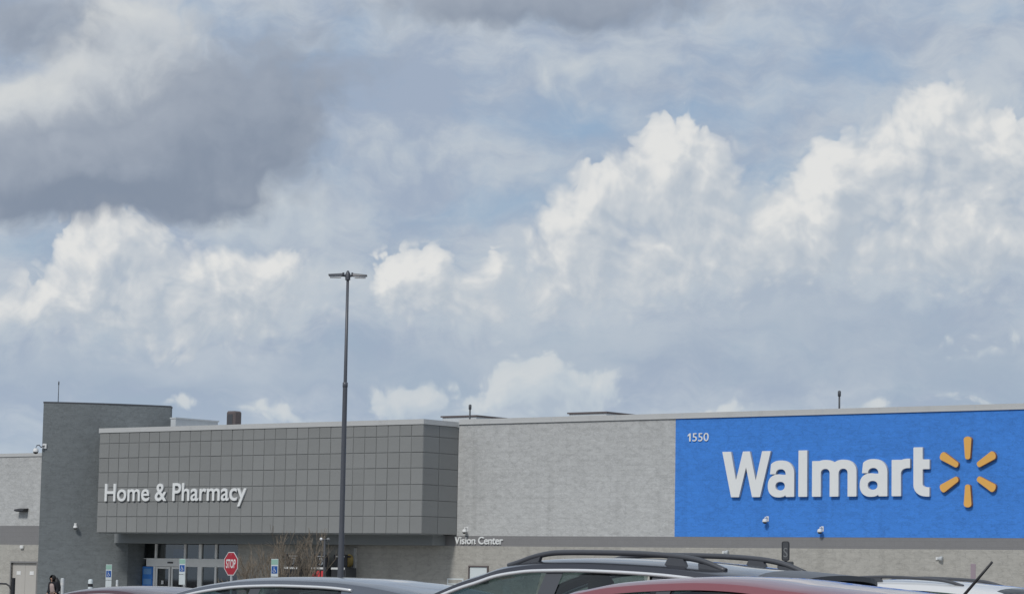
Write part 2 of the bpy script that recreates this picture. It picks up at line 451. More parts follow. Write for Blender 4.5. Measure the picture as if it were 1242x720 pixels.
MT['tyre'] = mat('black tyre', (0.02, 0.02, 0.02), 0.9)
MT['rim'] = mat('alloy rim', (0.55, 0.56, 0.58), 0.35, 0.9)
MT['cabin'] = mat('dark car trim', (0.025, 0.027, 0.03), 0.8)
MT['black_plastic'] = mat('black satin plastic', (0.075, 0.08, 0.092), 0.38, var=.1)
MT['lamp_red'] = mat('red tail lamp', (0.35, 0.01, 0.012), 0.15)
MT['lamp_clear'] = mat('clear headlamp', (0.6, 0.62, 0.64), 0.12)
MT['skin'] = mat('skin', (0.46, 0.29, 0.21), 0.6)
MT['hair'] = mat('black hair', (0.012, 0.011, 0.012), 0.6)
MT['coat'] = mat('black coat cloth', (0.018, 0.018, 0.024), 0.9)
MT['shirt'] = mat('pinkish beige top', (0.42, 0.33, 0.31), 0.9, var=0.15, var_scale=12)
MT['jeans'] = mat('dark trousers', (0.03, 0.035, 0.05), 0.9)
def paint(name, c, metal=0.35, rough=0.32, flake=0.06): return mat(name, c, rough, metal, coat=1.0, var=flake, var_scale=60.0)
MT['paint_blue'] = paint('dark slate blue car paint', (0.19, 0.205, 0.235), 0.7, 0.24)
MT['paint_black'] = paint('blue black car paint', (0.055, 0.058, 0.072), 0.5, 0.28)
MT['paint_red'] = paint('deep red car paint', (0.30, 0.098, 0.115))
MT['paint_maroon'] = paint('maroon car paint', (0.12, 0.055, 0.065), 0.5, 0.25)
MT['paint_white'] = paint('white car paint', (0.70, 0.71, 0.72), 0.0, 0.3, 0.02)

# ------------------------------------------------------------------ mesh helpers
class MB:
    """Collects shapes and links them as one mesh object."""
    def __init__(s): s.v, s.f, s.m, s.sm = [], [], [], []
    def add(s, verts, faces, mi=0, smooth=False):
        o = len(s.v); s.v += [tuple(p) for p in verts]
        for f in faces: s.f.append([o + i for i in f]); s.m.append(mi); s.sm.append(smooth)
        return s
    def box(s, lo, hi, mi=0):
        (a, b, c), (d, e, f) = lo, hi
        return s.add([(a,b,c),(d,b,c),(d,e,c),(a,e,c),(a,b,f),(d,b,f),(d,e,f),(a,e,f)],
                     [(0,3,2,1),(4,5,6,7),(0,1,5,4),(1,2,6,5),(2,3,7,6),(3,0,4,7)], mi)
    def bev(s, lo, hi, r, mi=0):
        """Box with chamfered edges."""
        bm = bmesh.new(); bmesh.ops.create_cube(bm, size=1.0)
        sx, sy, sz = (hi[i] - lo[i] for i in range(3))
        for v in bm.verts: v.co = Vector((v.co.x * sx, v.co.y * sy, v.co.z * sz))
        bmesh.ops.bevel(bm, geom=bm.edges[:], offset=r, segments=1, affect='EDGES')
        c = Vector([(lo[i] + hi[i]) / 2 for i in range(3)])
        bm.verts.index_update()
        s.add([v.co + c for v in bm.verts], [[v.index for v in f.verts] for f in bm.faces], mi)
        bm.free(); return s
    def prism(s, poly, z0, z1, mi=0):
        n = len(poly)
        s.add([(x, y, z0) for x, y in poly] + [(x, y, z1) for x, y in poly],
              [tuple(range(n))[::-1], tuple(range(n, 2 * n))] + [(i, (i + 1) % n, n + (i + 1) % n, n + i) for i in range(n)], mi)
        return s
    def tube(s, pts, rad, n=8, mi=0, cap=True, flat=1.0):
        """Round bar along points; rad is a number or one number per point; flat squeezes it in z."""
        pts = [Vector(p) for p in pts]; rs = rad if isinstance(rad, (list, tuple)) else [rad] * len(pts)
        base = len(s.v); N = len(pts)
        for i, p in enumerate(pts):
            t = (pts[min(i + 1, N - 1)] - pts[max(i - 1, 0)]).normalized()
            a = Vector((0, 0, 1)) if abs(t.z) < 0.9 else Vector((1, 0, 0))
            u = t.cross(a).normalized(); w = u.cross(t)
            for k in range(n):
                an = 2 * math.pi * k / n
                s.v.append(tuple(p + u * math.cos(an) * rs[i] + w * math.sin(an) * rs[i] * flat))
        for i in range(N - 1):
            for k in range(n):
                a, b = base + i * n + k, base + i * n + (k + 1) % n
                s.f.append([a, b, b + n, a + n]); s.m.append(mi); s.sm.append(True)
        if cap:
            s.f.append([base + k for k in range(n)][::-1]); s.m.append(mi); s.sm.append(False)
            s.f.append([base + (N - 1) * n + k for k in range(n)]); s.m.append(mi); s.sm.append(False)
        return s
    def lathe(s, prof, c=(0, 0, 0), n=20, mi=0, axis='z'):
        base = len(s.v); c = Vector(c)
        for r, h in prof:
            for k in range(n):
                an = 2 * math.pi * k / n; x, y = r * math.cos(an), r * math.sin(an)
                s.v.append(tuple(c + (Vector((x, y, h)) if axis == 'z' else Vector((x, h, y)) if axis == 'y' else Vector((h, x, y)))))
        for i in range(len(prof) - 1):
            for k in range(n):
                a, b = base + i * n + k, base + i * n + (k + 1) % n
                s.f.append([a, b, b + n, a + n]); s.m.append(mi); s.sm.append(True)
        return s
    def mesh(s, name, mats, weld=False):
        me = bpy.data.meshes.new(name); me.from_pydata(s.v, [], s.f)
        for m in (mats if isinstance(mats, (list, tuple)) else [mats]): me.materials.append(m)
        me.polygons.foreach_set('material_index', s.m); me.polygons.foreach_set('use_smooth', s.sm)
        bm = bmesh.new(); bm.from_mesh(me)
        if weld:                                            # join the strips so that they shade as one skin, with creases kept
            bmesh.ops.remove_doubles(bm, verts=bm.verts[:], dist=0.0006)
            for e in bm.edges:
                if len(e.link_faces) == 2 and e.calc_face_angle(0) > 0.7: e.smooth = False
        bmesh.ops.recalc_face_normals(bm, faces=bm.faces[:]); bm.to_mesh(me); bm.free()
        me.update(); return me
    def build(s, name, mats, parent=None, loc=(0, 0, 0), rot=(0, 0, 0), weld=False):
        return link(name, s.mesh(name, mats, weld), parent, loc, rot)
def link(name, me, parent=None, loc=(0, 0, 0), rot=(0, 0, 0)):
    o = bpy.data.objects.new(name, me); COL.objects.link(o)
    o.location = loc; o.rotation_euler = rot
    if parent: o.parent = parent
    return o
def tag(o, label, cat, group=None):
    o['label'] = label; o['category'] = cat
    if group: o['group'] = group
    return o
def thing(name, label, cat, loc=(0, 0, 0), rz=0.0, group=None):
    o = bpy.data.objects.new(name, None); COL.objects.link(o)
    o.location = loc; o.rotation_euler = (0, 0, rz); o.empty_display_size = 0.3
    return tag(o, label, cat, group)
def structure(o): o['kind'] = 'structure'; return o
def children(o): return [c for c in bpy.data.objects if c.parent == o]
def copy_tree(o, kids, parent=None):
    c = o.copy(); COL.objects.link(c); c.parent = parent
    for ch in kids.get(o.name, []): copy_tree(ch, kids, c)
    return c
def kid_map(o):
    m = {}
    def walk(q):
        m[q.name] = children(q)
        for k in m[q.name]: walk(k)
    walk(o); return m

# ------------------------------------------------------------------ the store's own axes: x along the front, y into the building
TH = 0.659
Z0 = 107.8
CT, ST = math.cos(TH), math.sin(TH)
def W(x, y, z=0.0): return Vector((CT * x + ST * y, Z0 - ST * x + CT * y, z))
def WI(X_, Y_): return (CT * X_ - ST * (Y_ - Z0), ST * X_ + CT * (Y_ - Z0))
ROT = -TH

# ------------------------------------------------------------------ ground
g = MB().add([(-3000, -3000, 0), (3000, -3000, 0), (3000, 3000, 0), (-3000, 3000, 0)], [(0, 1, 2, 3)]).build('ground', MT['asphalt']); structure(g)
wk = MB().box((-45, -5.0, 0.0), (46, -0.002, 0.13)).build('pavement', MT['concrete'], None, W(0, 0), (0, 0, ROT)); structure(wk)
mk = MB()
for row in range(-3, 6):                                    # parking bays, cars parked along the store front direction
    for k in range(-6, 12):
        y = -30 - k * 2.75; x = -35 + row * 14.0
        mk.box((x - 5.0, y - .05, 0.002), (x + 5.0, y + .05, 0.004))
mk = mk.build('parking_lines', MT['paint'], None, W(0, 0), (0, 0, ROT)); structure(mk)

# ------------------------------------------------------------------ store building
store = thing('store_building', 'long grey block store with slate entrance tower, tiled canopy and bright blue wall section', 'store', W(0, 0), ROT)
T = 0.30
MB().box((-2.53, 0, 3.32), (7.86, T, 7.71)).build('upper_wall', MT['wall_light'], store)
MB().box((-20.9, 0.03, 3.32), (-2.53, T, 7.60)).build('upper_wall', MT['wall_light'], store)
MB().box((24.6, 0, 3.32), (45, T, 7.71)).build('upper_wall', MT['wall_light'], store)
MB().box((7.86, -0.004, 3.322), (24.6, T, 7.709)).build('blue_wall', MT['blue'], store)['label'] = 'bright blue painted wall section'
MB().box((-14.31, 0.0, 2.92), (45, T, 3.32)).build('wall_band', MT['band'], store)
MB().box((-14.31, 0.0, 0.0), (45, T, 2.92)).build('lower_wall', MT['wall_low'], store)
MB().box((-2.50, -0.04, 7.71), (45.04, T + .1, 7.905)).box((-2.50, -0.055, 7.70), (45.05, -0.04, 7.73)).build('coping', MT['coping'], store)
for k in range(15):
    MB().box((-1.0 + 3.05 * k, -0.046, 7.73), (-.96 + 3.05 * k, -0.0405, 7.90)).build('coping_clip', MT['metal_pale'], store)
# wing left of the tower
MB().box((-46, 0, 3.69), (-20.9, T, 6.80)).build('upper_wall', MT['wall_light'], store)
MB().box((-46, 0, 2.84), (-20.9, T, 3.69)).build('wall_band', MT['band'], store)
MB().box((-46, 0, 0), (-28.27, T, 2.84)).box((-26.60, 0, 0), (-20.9, T, 2.84)).box((-28.27, 0, 2.035), (-26.60, T, 2.84)).build('lower_wall', MT['wall_low'], store)
MB().box((-46.04, -0.04, 6.80), (-20.9, T + .1, 6.95)).build('coping', MT['coping'], store)
dd = MB().box((-28.27, 0.10, 0), (-27.445, 0.15, 2.03)).box((-27.435, 0.10, 0), (-26.60, 0.15, 2.03)).build('service_door', MT['door'], store)
MB().box((-28.33, -.015, 0), (-28.27, .10, 2.10)).box((-26.60, -.015, 0), (-26.54, .10, 2.10)).box((-28.27, -.015, 2.035), (-26.60, .10, 2.10)).build('frame', MT['band'], dd)
for x in (-27.86, -27.0):
    MB().box((x - .13, 0.085, 1.50), (x + .13, 0.099, 1.66)).build('notice', MT['white'], dd)
# back, sides and roof
MB().box((-46, T, 0), (-45.7, 70, 6.8)).box((44.7, T, 0), (45, 70, 7.7)).box((-46, 69.7, 0), (45, 70, 6.9)).build('back_wall', MT['wall_light'], store)
MB().add([(-46, T, 6.7), (-19.0, T, 6.7), (-19.0, 70, 6.3), (-46, 70, 6.3)], [(0, 1, 2, 3)]).add([(-19.0, T, 7.4), (45, T, 7.4), (45, 70, 6.9), (-19.0, 70, 6.9)], [(0, 1, 2, 3)]).build('roof', MT['roof'], store)
MB().box((-19.3, 0.80, 6.3), (-19.0, 3.45, 8.36)).box((-19.34, 0.78, 8.36), (-18.97, 3.50, 8.42)).build('roof_parapet', MT['metal_pale'], store)

# curved slate tower
arc = []
def tower_pts():
    jx, jy = W(-20.6, -0.25).x, W(-20.6, -0.25).y
    k = R(26) / 5.65; left, right = [], []
    for s0, sg, out in ((3.85, -1, left), (1.72, 1, right)):
        x, y, phi, n = jx, jy, R(20), 40
        for i in range(n):
            x += sg * s0 / n * math.cos(phi); y += sg * s0 / n * math.sin(phi); phi += sg * s0 / n * k
            if i % 4 == 3: out.append(WI(x, y))
    return left[::-1], WI(jx, jy), right
tl, tj, tr = tower_pts()
back_l = WI(W(*tl[0]).x + 0.1, W(*tl[0]).y + 4.2)
low_poly = tl + [tj, (-20.6, 1.6), (-21.4, 2.2)] + [back_l]
up_poly = [tj] + tr + [(tr[-1][0] - .5, tr[-1][1] + .6), (-20.6, 1.6)]
tw = MB().prism(low_poly, 0, 8.90).prism(up_poly, 3.45, 8.90)
tw = tw.build('tower', MT['tower'], store)
def offset(pl, d):                                          # push a plan outline outwards from its middle
    cx_ = sum(p[0] for p in pl) / len(pl); cy_ = sum(p[1] for p in pl) / len(pl)
    return [(p[0] + d * (p[0] - cx_) / math.hypot(p[0] - cx_, p[1] - cy_), p[1] + d * (p[1] - cy_) / math.hypot(p[0] - cx_, p[1] - cy_)) for p in pl]
full = tl + [tj] + tr + [(tr[-1][0] - .5, tr[-1][1] + .6), (-21.4, 2.2), back_l]
MB().prism(offset(full, 0.02), 8.90, 8.965).build('coping', MT['darkgrey'], tw)

# canopy of grey tiles
CX0, CX1, CF = -20.56, -2.53, -2.20
can = MB().box((CX0 + .03, CF + .020, 3.36), (CX1 - .020, -0.003, 7.60)).build('canopy', MT['panel_joint'], store)
rows = [3.345, 4.02, 4.645, 5.254, 5.896, 6.51, 7.138, 7.60]
ncol = 30; pw = (CX1 - CX0) / ncol; GAP = 0.024
def tile(w, h, d=0.020):
    return MB().bev((-w / 2 + GAP / 2, -d, -h / 2 + GAP / 2), (w / 2 - GAP / 2, 0, h / 2 - GAP / 2), 0.006)
for r_ in range(len(rows) - 1):
    h = rows[r_ + 1] - rows[r_]; zc = (rows[r_ + 1] + rows[r_]) / 2
    me = tile(pw, h).mesh('tile', MT['panel'])
    for i in range(ncol):
        link('tile', me, can, (CX0 + pw * (i + .5) + random.uniform(-.003, .003), CF + .020 + random.uniform(-.004, .004), zc), (R(random.uniform(-.5, .5)), 0, R(random.uniform(-.5, .5))))
    wa = [(CF + .002, -1.20), (-1.20, -0.004)]
    for a, b in wa:
        link('tile', tile(b - a, h).mesh('tile', MT['panel']), can, (CX1 - .020, (a + b) / 2, zc), (0, 0, math.pi / 2))
MB().box((CX0 - .03, CF - .03, 7.602), (CX1 + .03, -0.05, 7.80)).build('coping', MT['coping'], can)
MB().box((-20.9, -0.80, 2.935), (-3.10, -0.002, 3.345)).build('beam', MT['soffit'], can)
MB().box((CX0 + .05, CF + .05, 3.325), (CX1 - .05, -0.802, 3.358)).build('soffit', MT['soffit'], can)

# glazed entrance set back under the canopy
SY = 0.65
ent = MB().box((-20.585, SY + .05, 2.28), (-14.33, SY + .14, 2.31)).build('storefront', MT['alu'], store)
MB().box((-20.31, SY - .06, 1.965), (-14.33, SY + .14, 2.31)).build('header_beam', MT['alu'], ent)
for x, w in ((-19.79, .10), (-18.03, .10), (-17.12, .16), (-16.19, .12), (-14.43, .14)):
    MB().box((x - w / 2, SY - .03, 2.311), (x + w / 2, SY + .10, 2.925)).build('mullion', MT['alu'], ent)
xs = [-20.58, -19.79, -18.03, -17.12, -16.19, -14.43]
for a, b in zip(xs[:-1], xs[1:]):
    MB().box((a + .06, SY + .03, 2.312), (b - .06, SY + .045, 2.93)).build('pane', MT['shop_glass'], ent)
for a, b in ((-19.90, -19.80), (-18.03, -17.96), (-17.24, -17.0), (-16.24, -16.14), (-14.48, -14.36)):
    MB().box((a, SY - .03, 0), (b, SY + .10, 1.964)).build('mullion', MT['alu'], ent)
for a, b in ((-17.95, -17.25), (-16.99, -16.25), (-16.13, -14.49)):
    MB().box((a, SY + .03, 0.1), (b, SY + .045, 1.96)).build('pane', MT['shop_glass'], ent)
    MB().box((a, SY + .0, 0), (b, SY + .08, .10)).build('kick_rail', MT['alu'], ent)
# sliding leaves
for a, b in ((-19.79, -18.93), (-18.86, -18.04)):
    d = MB().box((a, SY + .02, 0.04), (a + .09, SY + .07, 1.95)).box((b - .09, SY + .02, 0.04), (b, SY + .07, 1.95)).box((a + .09, SY + .02, 1.87), (b - .09, SY + .07, 1.95)).box((a + .09, SY + .02, .04), (b - .09, SY + .07, .18)).build('sliding_door', MT['alu'], ent)
    MB().box((a + .09, SY + .04, .18), (b - .09, SY + .05, 1.87)).build('pane', MT['shop_glass'], ent)
MB().box((-19.00, SY - .09, 2.10), (-18.68, SY - .065, 2.16)).build('door_sensor', MT['dark'], ent)
MB().box((-19.42, SY - .002, 1.20), (-19.30, SY + .018, 1.36)).build('door_sticker', MT['white'], ent)
MB().bev((-20.55, SY - .04, 0.55), (-19.93, SY + .02, 1.955), .01).build('poster', MT['banner'], ent)['label'] = 'tall blue poster beside the sliding doors'
MT['banner_pale'] = mat('pale blue poster print', (0.20, 0.42, 0.78), 0.5, var=.2, var_scale=9)
for z in (1.62, 1.18, .74): MB().box((-20.47, SY - .046, z), (-20.01, SY - .0405, z + .24)).build('poster_print', MT['banner_pale'], ent)
MB().box((-18.85, SY + .12, 2.36), (-18.2, SY + .15, 2.72)).build('hanging_sign', MT['banner'], ent)
# what shows through the glass
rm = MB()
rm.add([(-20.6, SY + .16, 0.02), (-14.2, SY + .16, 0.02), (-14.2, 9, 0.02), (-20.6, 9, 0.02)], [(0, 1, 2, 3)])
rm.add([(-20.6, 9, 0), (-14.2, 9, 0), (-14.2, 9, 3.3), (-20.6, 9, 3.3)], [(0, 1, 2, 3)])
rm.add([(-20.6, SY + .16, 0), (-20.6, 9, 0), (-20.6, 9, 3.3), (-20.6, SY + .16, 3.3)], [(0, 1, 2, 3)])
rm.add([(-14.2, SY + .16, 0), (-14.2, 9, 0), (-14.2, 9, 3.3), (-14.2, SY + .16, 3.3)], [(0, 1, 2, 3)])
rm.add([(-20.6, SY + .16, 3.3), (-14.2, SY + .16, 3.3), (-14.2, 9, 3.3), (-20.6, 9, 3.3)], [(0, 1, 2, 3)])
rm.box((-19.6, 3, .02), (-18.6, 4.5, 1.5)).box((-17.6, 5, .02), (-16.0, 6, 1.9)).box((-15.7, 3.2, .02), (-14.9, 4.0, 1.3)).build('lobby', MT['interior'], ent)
MB().box((-14.33, 0.005, 0), (-14.31, SY + .14, 2.92)).build('jamb', MT['soffit'], ent)
# downspout and control joints on the wall
MB().box((-7.80, -0.10, 0.14), (-7.70, -0.001, 2.80)).build('downspout', MT['wall_light'], store)
MB().box((-20.59, 0.0, 2.94), (-14.315, SY + .15, 2.955)).build('recess_ceiling', MT['soffit'], store)

# ------------------------------------------------------------------ lettering
import numpy as np
from mathutils import geometry as mgeo
def quad(p):                                                # convex polygon, counter-clockwise, as an implicit shape
    def f(x, y):
        d = None
        for i in range(len(p)):
            (x0, y0), (x1, y1) = p[i], p[(i + 1) % len(p)]
            l = math.hypot(x1 - x0, y1 - y0); e = ((y1 - y0) * (x - x0) - (x1 - x0) * (y - y0)) / l
            d = e if d is None else np.maximum(d, e)
        return d
    return f
def rect(x0, y0, x1, y1): return quad([(x0, y0), (x1, y0), (x1, y1), (x0, y1)])
def ell(cx, cy, rx, ry, p=2.3):
    return lambda x, y: (((np.abs(x - cx) / rx) ** p + (np.abs(y - cy) / ry) ** p) ** (1 / p) - 1) * min(rx, ry)
def U(*fs): return lambda x, y: np.minimum.reduce([f(x, y) for f in fs])
def I(*fs): return lambda x, y: np.maximum.reduce([f(x, y) for f in fs])
def D(a, b): return lambda x, y: np.maximum(a(x, y), -b(x, y))
def loops_of(f, x0, y0, x1, y1, h=0.02):
    xs = np.arange(x0, x1 + h, h); ys = np.arange(y0, y1 + h, h)
    v = f(*np.meshgrid(xs, ys, indexing='ij')) + 1e-7
    seg = {}
    def cut(i, j, a, b):                                    # point on the grid edge between two nodes
        va, vb = v[a], v[b]; t = va / (va - vb)
        return (xs[a[0]] + (xs[b[0]] - xs[a[0]]) * t, ys[a[1]] + (ys[b[1]] - ys[a[1]]) * t)
    pts = {}
    ins = v < 0
    mixed = ~((ins[:-1, :-1] == ins[1:, :-1]) & (ins[:-1, :-1] == ins[:-1, 1:]) & (ins[:-1, :-1] == ins[1:, 1:]))
    for i, j in zip(*np.nonzero(mixed)):
        c = [(i, j), (i + 1, j), (i + 1, j + 1), (i, j + 1)]
        s = [ins[q] for q in c]; ex = []
        for k in range(4):
            if s[k] != s[(k + 1) % 4]:
                key = tuple(sorted((c[k], c[(k + 1) % 4]))); pts.setdefault(key, cut(i, j, *key)); ex.append((key, s[k]))
        outs = [e[0] for e in ex if e[1]]; inn = [e[0] for e in ex if not e[1]]   # inside kept on one hand
        for a, b in zip(outs, inn if len(inn) == 1 else inn): seg[a] = b
    res = []
    while seg:
        a = next(iter(seg)); lp = [a]
        while a in seg:
            b = seg.pop(a); lp.append(b); a = b
            if b == lp[0]: break
        P = [pts[q] for q in lp[:-1]]
        keep = []
        for q in range(len(P)):                             # drop points that lie on a straight run
            a_, b_ = (keep[-1] if keep else P[q - 1]), P[(q + 1) % len(P)]
            ar = abs((P[q][0] - a_[0]) * (b_[1] - a_[1]) - (P[q][1] - a_[1]) * (b_[0] - a_[0]))
            if ar > 1.2e-5: keep.append(P[q])
        if len(keep) > 2: res.append(keep)
    return res
def extrude_loops(loops, y_front, y_back, x0=0, z0=0, bevel=0.0):
    mb = MB()
    vl = [[Vector((x, y, 0)) for x, y in lp] for lp in loops]
    flat = [p for lp in vl for p in lp]
    tris = mgeo.tessellate_polygon(vl)
    mb.add([(p.x + x0, y_front, p.y + z0) for p in flat], [tuple(t) for t in tris], 0)
    mb.add([(p.x + x0, y_back, p.y + z0) for p in flat], [tuple(t)[::-1] for t in tris], 1)
    for lp in vl:
        n = len(lp)
        mb.add([(p.x + x0, y_front, p.y + z0) for p in lp] + [(p.x + x0, y_back, p.y + z0) for p in lp],
               [(i, (i + 1) % n, n + (i + 1) % n, n + i) for i in range(n)], 1)
    return mb
_dg = None
def font_mesh(ch, offset=0.0, depth=0.0):
    c = bpy.data.curves.new('glyph', 'FONT'); c.body = ch; c.size = 1.0; c.offset = offset; c.extrude = depth; c.resolution_u = 4
    o = bpy.data.objects.new('glyph', c); COL.objects.link(o)
    dg = bpy.context.evaluated_depsgraph_get(); dg.update()
    me = bpy.data.meshes.new_from_object(o.evaluated_get(dg))
    bpy.data.objects.remove(o); bpy.data.curves.remove(c)
    return me
def right_of(me): return max(v.co.x for v in me.vertices) if me.vertices else 0.0
def lettering(parent, text, x0, x1, z0, cap, y, depth, front, name='letter', offset=0.0, edge=None):
    """Writes text between x0 and x1 on the plane y of the parent's frame, one mesh per letter."""
    items = []
    for i, ch in enumerate(text):
        if ch == ' ': continue
        me = font_mesh(ch, offset, 1.0)
        adv = right_of(font_mesh(text[:i + 1])) - right_of(font_mesh(ch))
        items.append((me, adv))
    lo = min(min(v.co.x for v in m.vertices) + a for m, a in items); hi = max(right_of(m) + a for m, a in items)
    H = max(v.co.y for v in font_mesh('H').vertices)
    sx, sz = (x1 - x0) / (hi - lo), cap / H
    for me, a in items:
        for v in me.vertices:
            x, yy, zz = v.co
            v.co = (x0 + (x + a - lo) * sx, y - (depth if zz > 0 else 0.0), z0 + yy * sz)
        me.materials.clear(); me.materials.append(front)
        if edge:
            me.materials.append(edge)
            for p in me.polygons: p.material_index = 0 if p.normal.y < -.9 else 1
        link(name, me, parent)

sgn = thing('wall_sign', 'very large white raised letters spelling the shop name across the blue wall', 'sign', W(0, 0), ROT)
BZ = 4.765
def a_shape(x):
    return U(rect(x + .76, 0, x + 1.12, .84),
             I(D(ell(x + .55, .80, .57, .515), ell(x + .545, .80, .215, .20)), quad([(x + .09, .82), (x + 1.2, .82), (x + 1.2, 1.4), (x + .16, 1.4)])),
             D(ell(x + .46, .40, .46, .415), ell(x + .525, .39, .20, .155)),
             D(rect(x + .45, .56, x + .80, .80), ell(x + .525, .39, .24, .17)))
wm = {
 'W': (U(quad([(.40, 0), (.74, 0), (.38, 1.665), (0, 1.665)]), quad([(.44, 0), (.74, 0), (1.20, 1.665), (.90, 1.665)]),
         quad([(1.31, 0), (1.61, 0), (1.20, 1.665), (.90, 1.665)]), quad([(1.31, 0), (1.65, 0), (2.10, 1.665), (1.73, 1.665)])), 9.96, 2.15),
 'a': (a_shape(0), 11.945, 1.2), 'l': (rect(0, 0, .367, 1.665), 13.242, .5),
 'm': (U(rect(0, 0, .365, 1.275), rect(.735, 0, 1.10, .88), rect(1.475, 0, 1.84, .88),
         I(D(ell(.56, .84, .54, .47), ell(.55, .82, .185, .17)), rect(.1, .83, 2, 1.5)),
         I(D(ell(1.295, .84, .545, .47), ell(1.29, .82, .185, .17)), rect(.70, .83, 2, 1.5))), 13.815, 1.95),
 'A': (a_shape(0), 15.787, 1.2),
 'r': (U(rect(0, 0, .37, 1.275), I(D(ell(.67, .79, .60, .52), ell(.66, .78, .29, .20)), rect(.08, .79, .735, 1.5))), 17.08, .85),
 't': (U(rect(.02, .42, .385, 1.70), rect(.02, .935, .66, 1.275), I(D(ell(.60, .42, .58, .44), ell(.62, .42, .235, .115)), rect(0, -.1, .655, .43))), 17.93, .8),
}
for k, (f, x, w) in wm.items():
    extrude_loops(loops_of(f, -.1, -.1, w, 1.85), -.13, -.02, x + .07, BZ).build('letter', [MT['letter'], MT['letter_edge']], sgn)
sp = thing('spark_emblem', 'amber six-rayed burst emblem on the blue wall right of the big white letters', 'emblem', W(20.15, 0, 5.585), ROT)
ray = []
for t in range(9):                                          # rounded outer end, narrower rounded inner end
    an = math.pi * t / 8; ray.append((.15 * math.cos(an), 1.12 + .10 * math.sin(an)))
for t in range(7):
    an = math.pi + math.pi * t / 6; ray.append((.10 * math.cos(an), .50 + .07 * math.sin(an)))
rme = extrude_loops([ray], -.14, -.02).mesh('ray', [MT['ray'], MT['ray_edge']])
for k in range(6): link('ray', rme, sp, (0, 0, 0), (0, R(60 * k), 0))
num = thing('street_number', 'small white street number in the upper left corner of the blue wall', 'number sign', W(.04, 0), ROT)
MB().add([(8.46, -.045, 6.845), (8.52, -.045, 6.845), (8.52, -.045, 7.145), (8.475, -.045, 7.145), (8.395, -.045, 7.085), (8.395, -.045, 7.025), (8.46, -.045, 7.07)] + [(8.46, -.012, 6.845), (8.52, -.012, 6.845), (8.52, -.012, 7.145), (8.475, -.012, 7.145), (8.395, -.012, 7.085), (8.395, -.012, 7.025), (8.46, -.012, 7.07)],
         [tuple(range(7))] + [(i, (i + 1) % 7, 7 + (i + 1) % 7, 7 + i) for i in range(7)]).build('digit', MT['letter'], num)
lettering(num, '550', 8.60, 9.32, 6.845, 0.30, -.012, .03, MT['letter'], 'digit')
hp = thing('canopy_sign', 'white raised lettering for home and pharmacy across the tiled canopy', 'sign', W(0, 0), ROT)
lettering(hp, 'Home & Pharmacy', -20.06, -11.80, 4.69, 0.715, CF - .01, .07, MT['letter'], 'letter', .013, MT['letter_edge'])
vc = thing('department_sign', 'small white lettering for the vision center on the grey wall band', 'sign', W(0, 0), ROT)
lettering(vc, 'Vision Center', -2.60, -.19, 3.0, 0.28, -.008, .05, MT['letter'], 'letter', .012)

# ------------------------------------------------------------------ fittings on the walls
def wall_camera(x, y, z, label, rz=ROT):
    t = thing('security_camera', label, 'camera', W(x, y, z), rz, 'small white security cameras on the store walls')
    MB().bev((-.07, -.03, -.02), (.07, -.002, .22), .012).build('back_plate', MT['white'], t)
    MB().tube([(0, -.03, .14), (0, -.20, .17), (0, -.24, .09)], .028, 8).build('arm', MT['white'], t)
    d = MB().lathe([(.03, .10), (.09, .08), (.12, 0), (.12, -.05)], (0, -.24, 0), 16).build('housing', MT['white'], t)
    t.scale = (.78, .78, .78)
    MB().lathe([(.105, -.05), (.09, -.10), (.04, -.135), (0.001, -.14)], (0, -.24, 0), 16).build('dome', MT['dark'], d)
    return t
wall_camera(-2.0, 0, 3.50, 'white dome camera just above the small white wall lettering')
wall_camera(11.94, -.004, 3.90, 'white dome camera on the blue wall under the first tall letter')
wall_camera(14.26, -.004, 3.54, 'white dome camera low on the blue wall below the middle letters')
# tower face camera: find the arc point it hangs on
def arc_at(i): return tl[i]
p = arc_at(4); q = arc_at(5)
wall_camera(p[0], p[1], 3.58, 'white dome camera low on the curved slate tower', math.atan2(W(*q).y - W(*p).y, W(*q).x - W(*p).x))
ac = thing('corner_camera', 'dome camera hanging from a bent arm on the outer edge of the slate tower', 'camera', W(tl[0][0], tl[0][1], 7.0), 0)
MB().bev((.02, -.05, -.08), (.20, -.008, .14), .015).build('back_plate', MT['white'], ac)
MB().tube([(.10, -.05, .05), (-.02, -.16, -.02), (-.10, -.18, .07), (-.20, -.18, .05), (-.24, -.18, -.06)], .024, 8).build('arm', MT['darkgrey'], ac)
h = MB().lathe([(.03, .0), (.10, -.03), (.125, -.12), (.125, -.17)], (-.24, -.18, -.06), 16).build('housing', MT['white'], ac)
MB().lathe([(.11, -.17), (.09, -.23), (.001, -.26)], (-.24, -.18, -.06), 16).build('dome', MT['dark'], h)
wl = thing('wall_light', 'dark wedge wall light on the pale wing wall left of the tower', 'wall light', W(-27.57, 0, 4.40), ROT)
MB().add([(-.30, -.002, .07), (.30, -.002, .07), (.30, -.002, -.07), (-.30, -.002, -.07), (-.30, -.30, .02), (.30, -.30, .02), (.30, -.34, -.06), (-.30, -.34, -.06)],
         [(0, 1, 2, 3), (4, 5, 6, 7), (0, 1, 5, 4), (3, 2, 6, 7), (0, 4, 7, 3), (1, 5, 6, 2)]).build('hood', MT['dark'], wl)
MB().box((-.24, -.30, -.085), (.24, -.04, -.0705)).build('lens', MT['darkgrey'], wl)
sl = thing('door_light', 'tiny white lamp above the tan double service door', 'light', W(-27.56, 0, 2.74), ROT)
MB().bev((-.11, -.10, -.06), (.11, -.002, .07), .02).build('body', MT['white'], sl)
MB().box((-.08, -.09, -.075), (.08, -.02, -.0605)).build('lens', MT['lens'], sl)
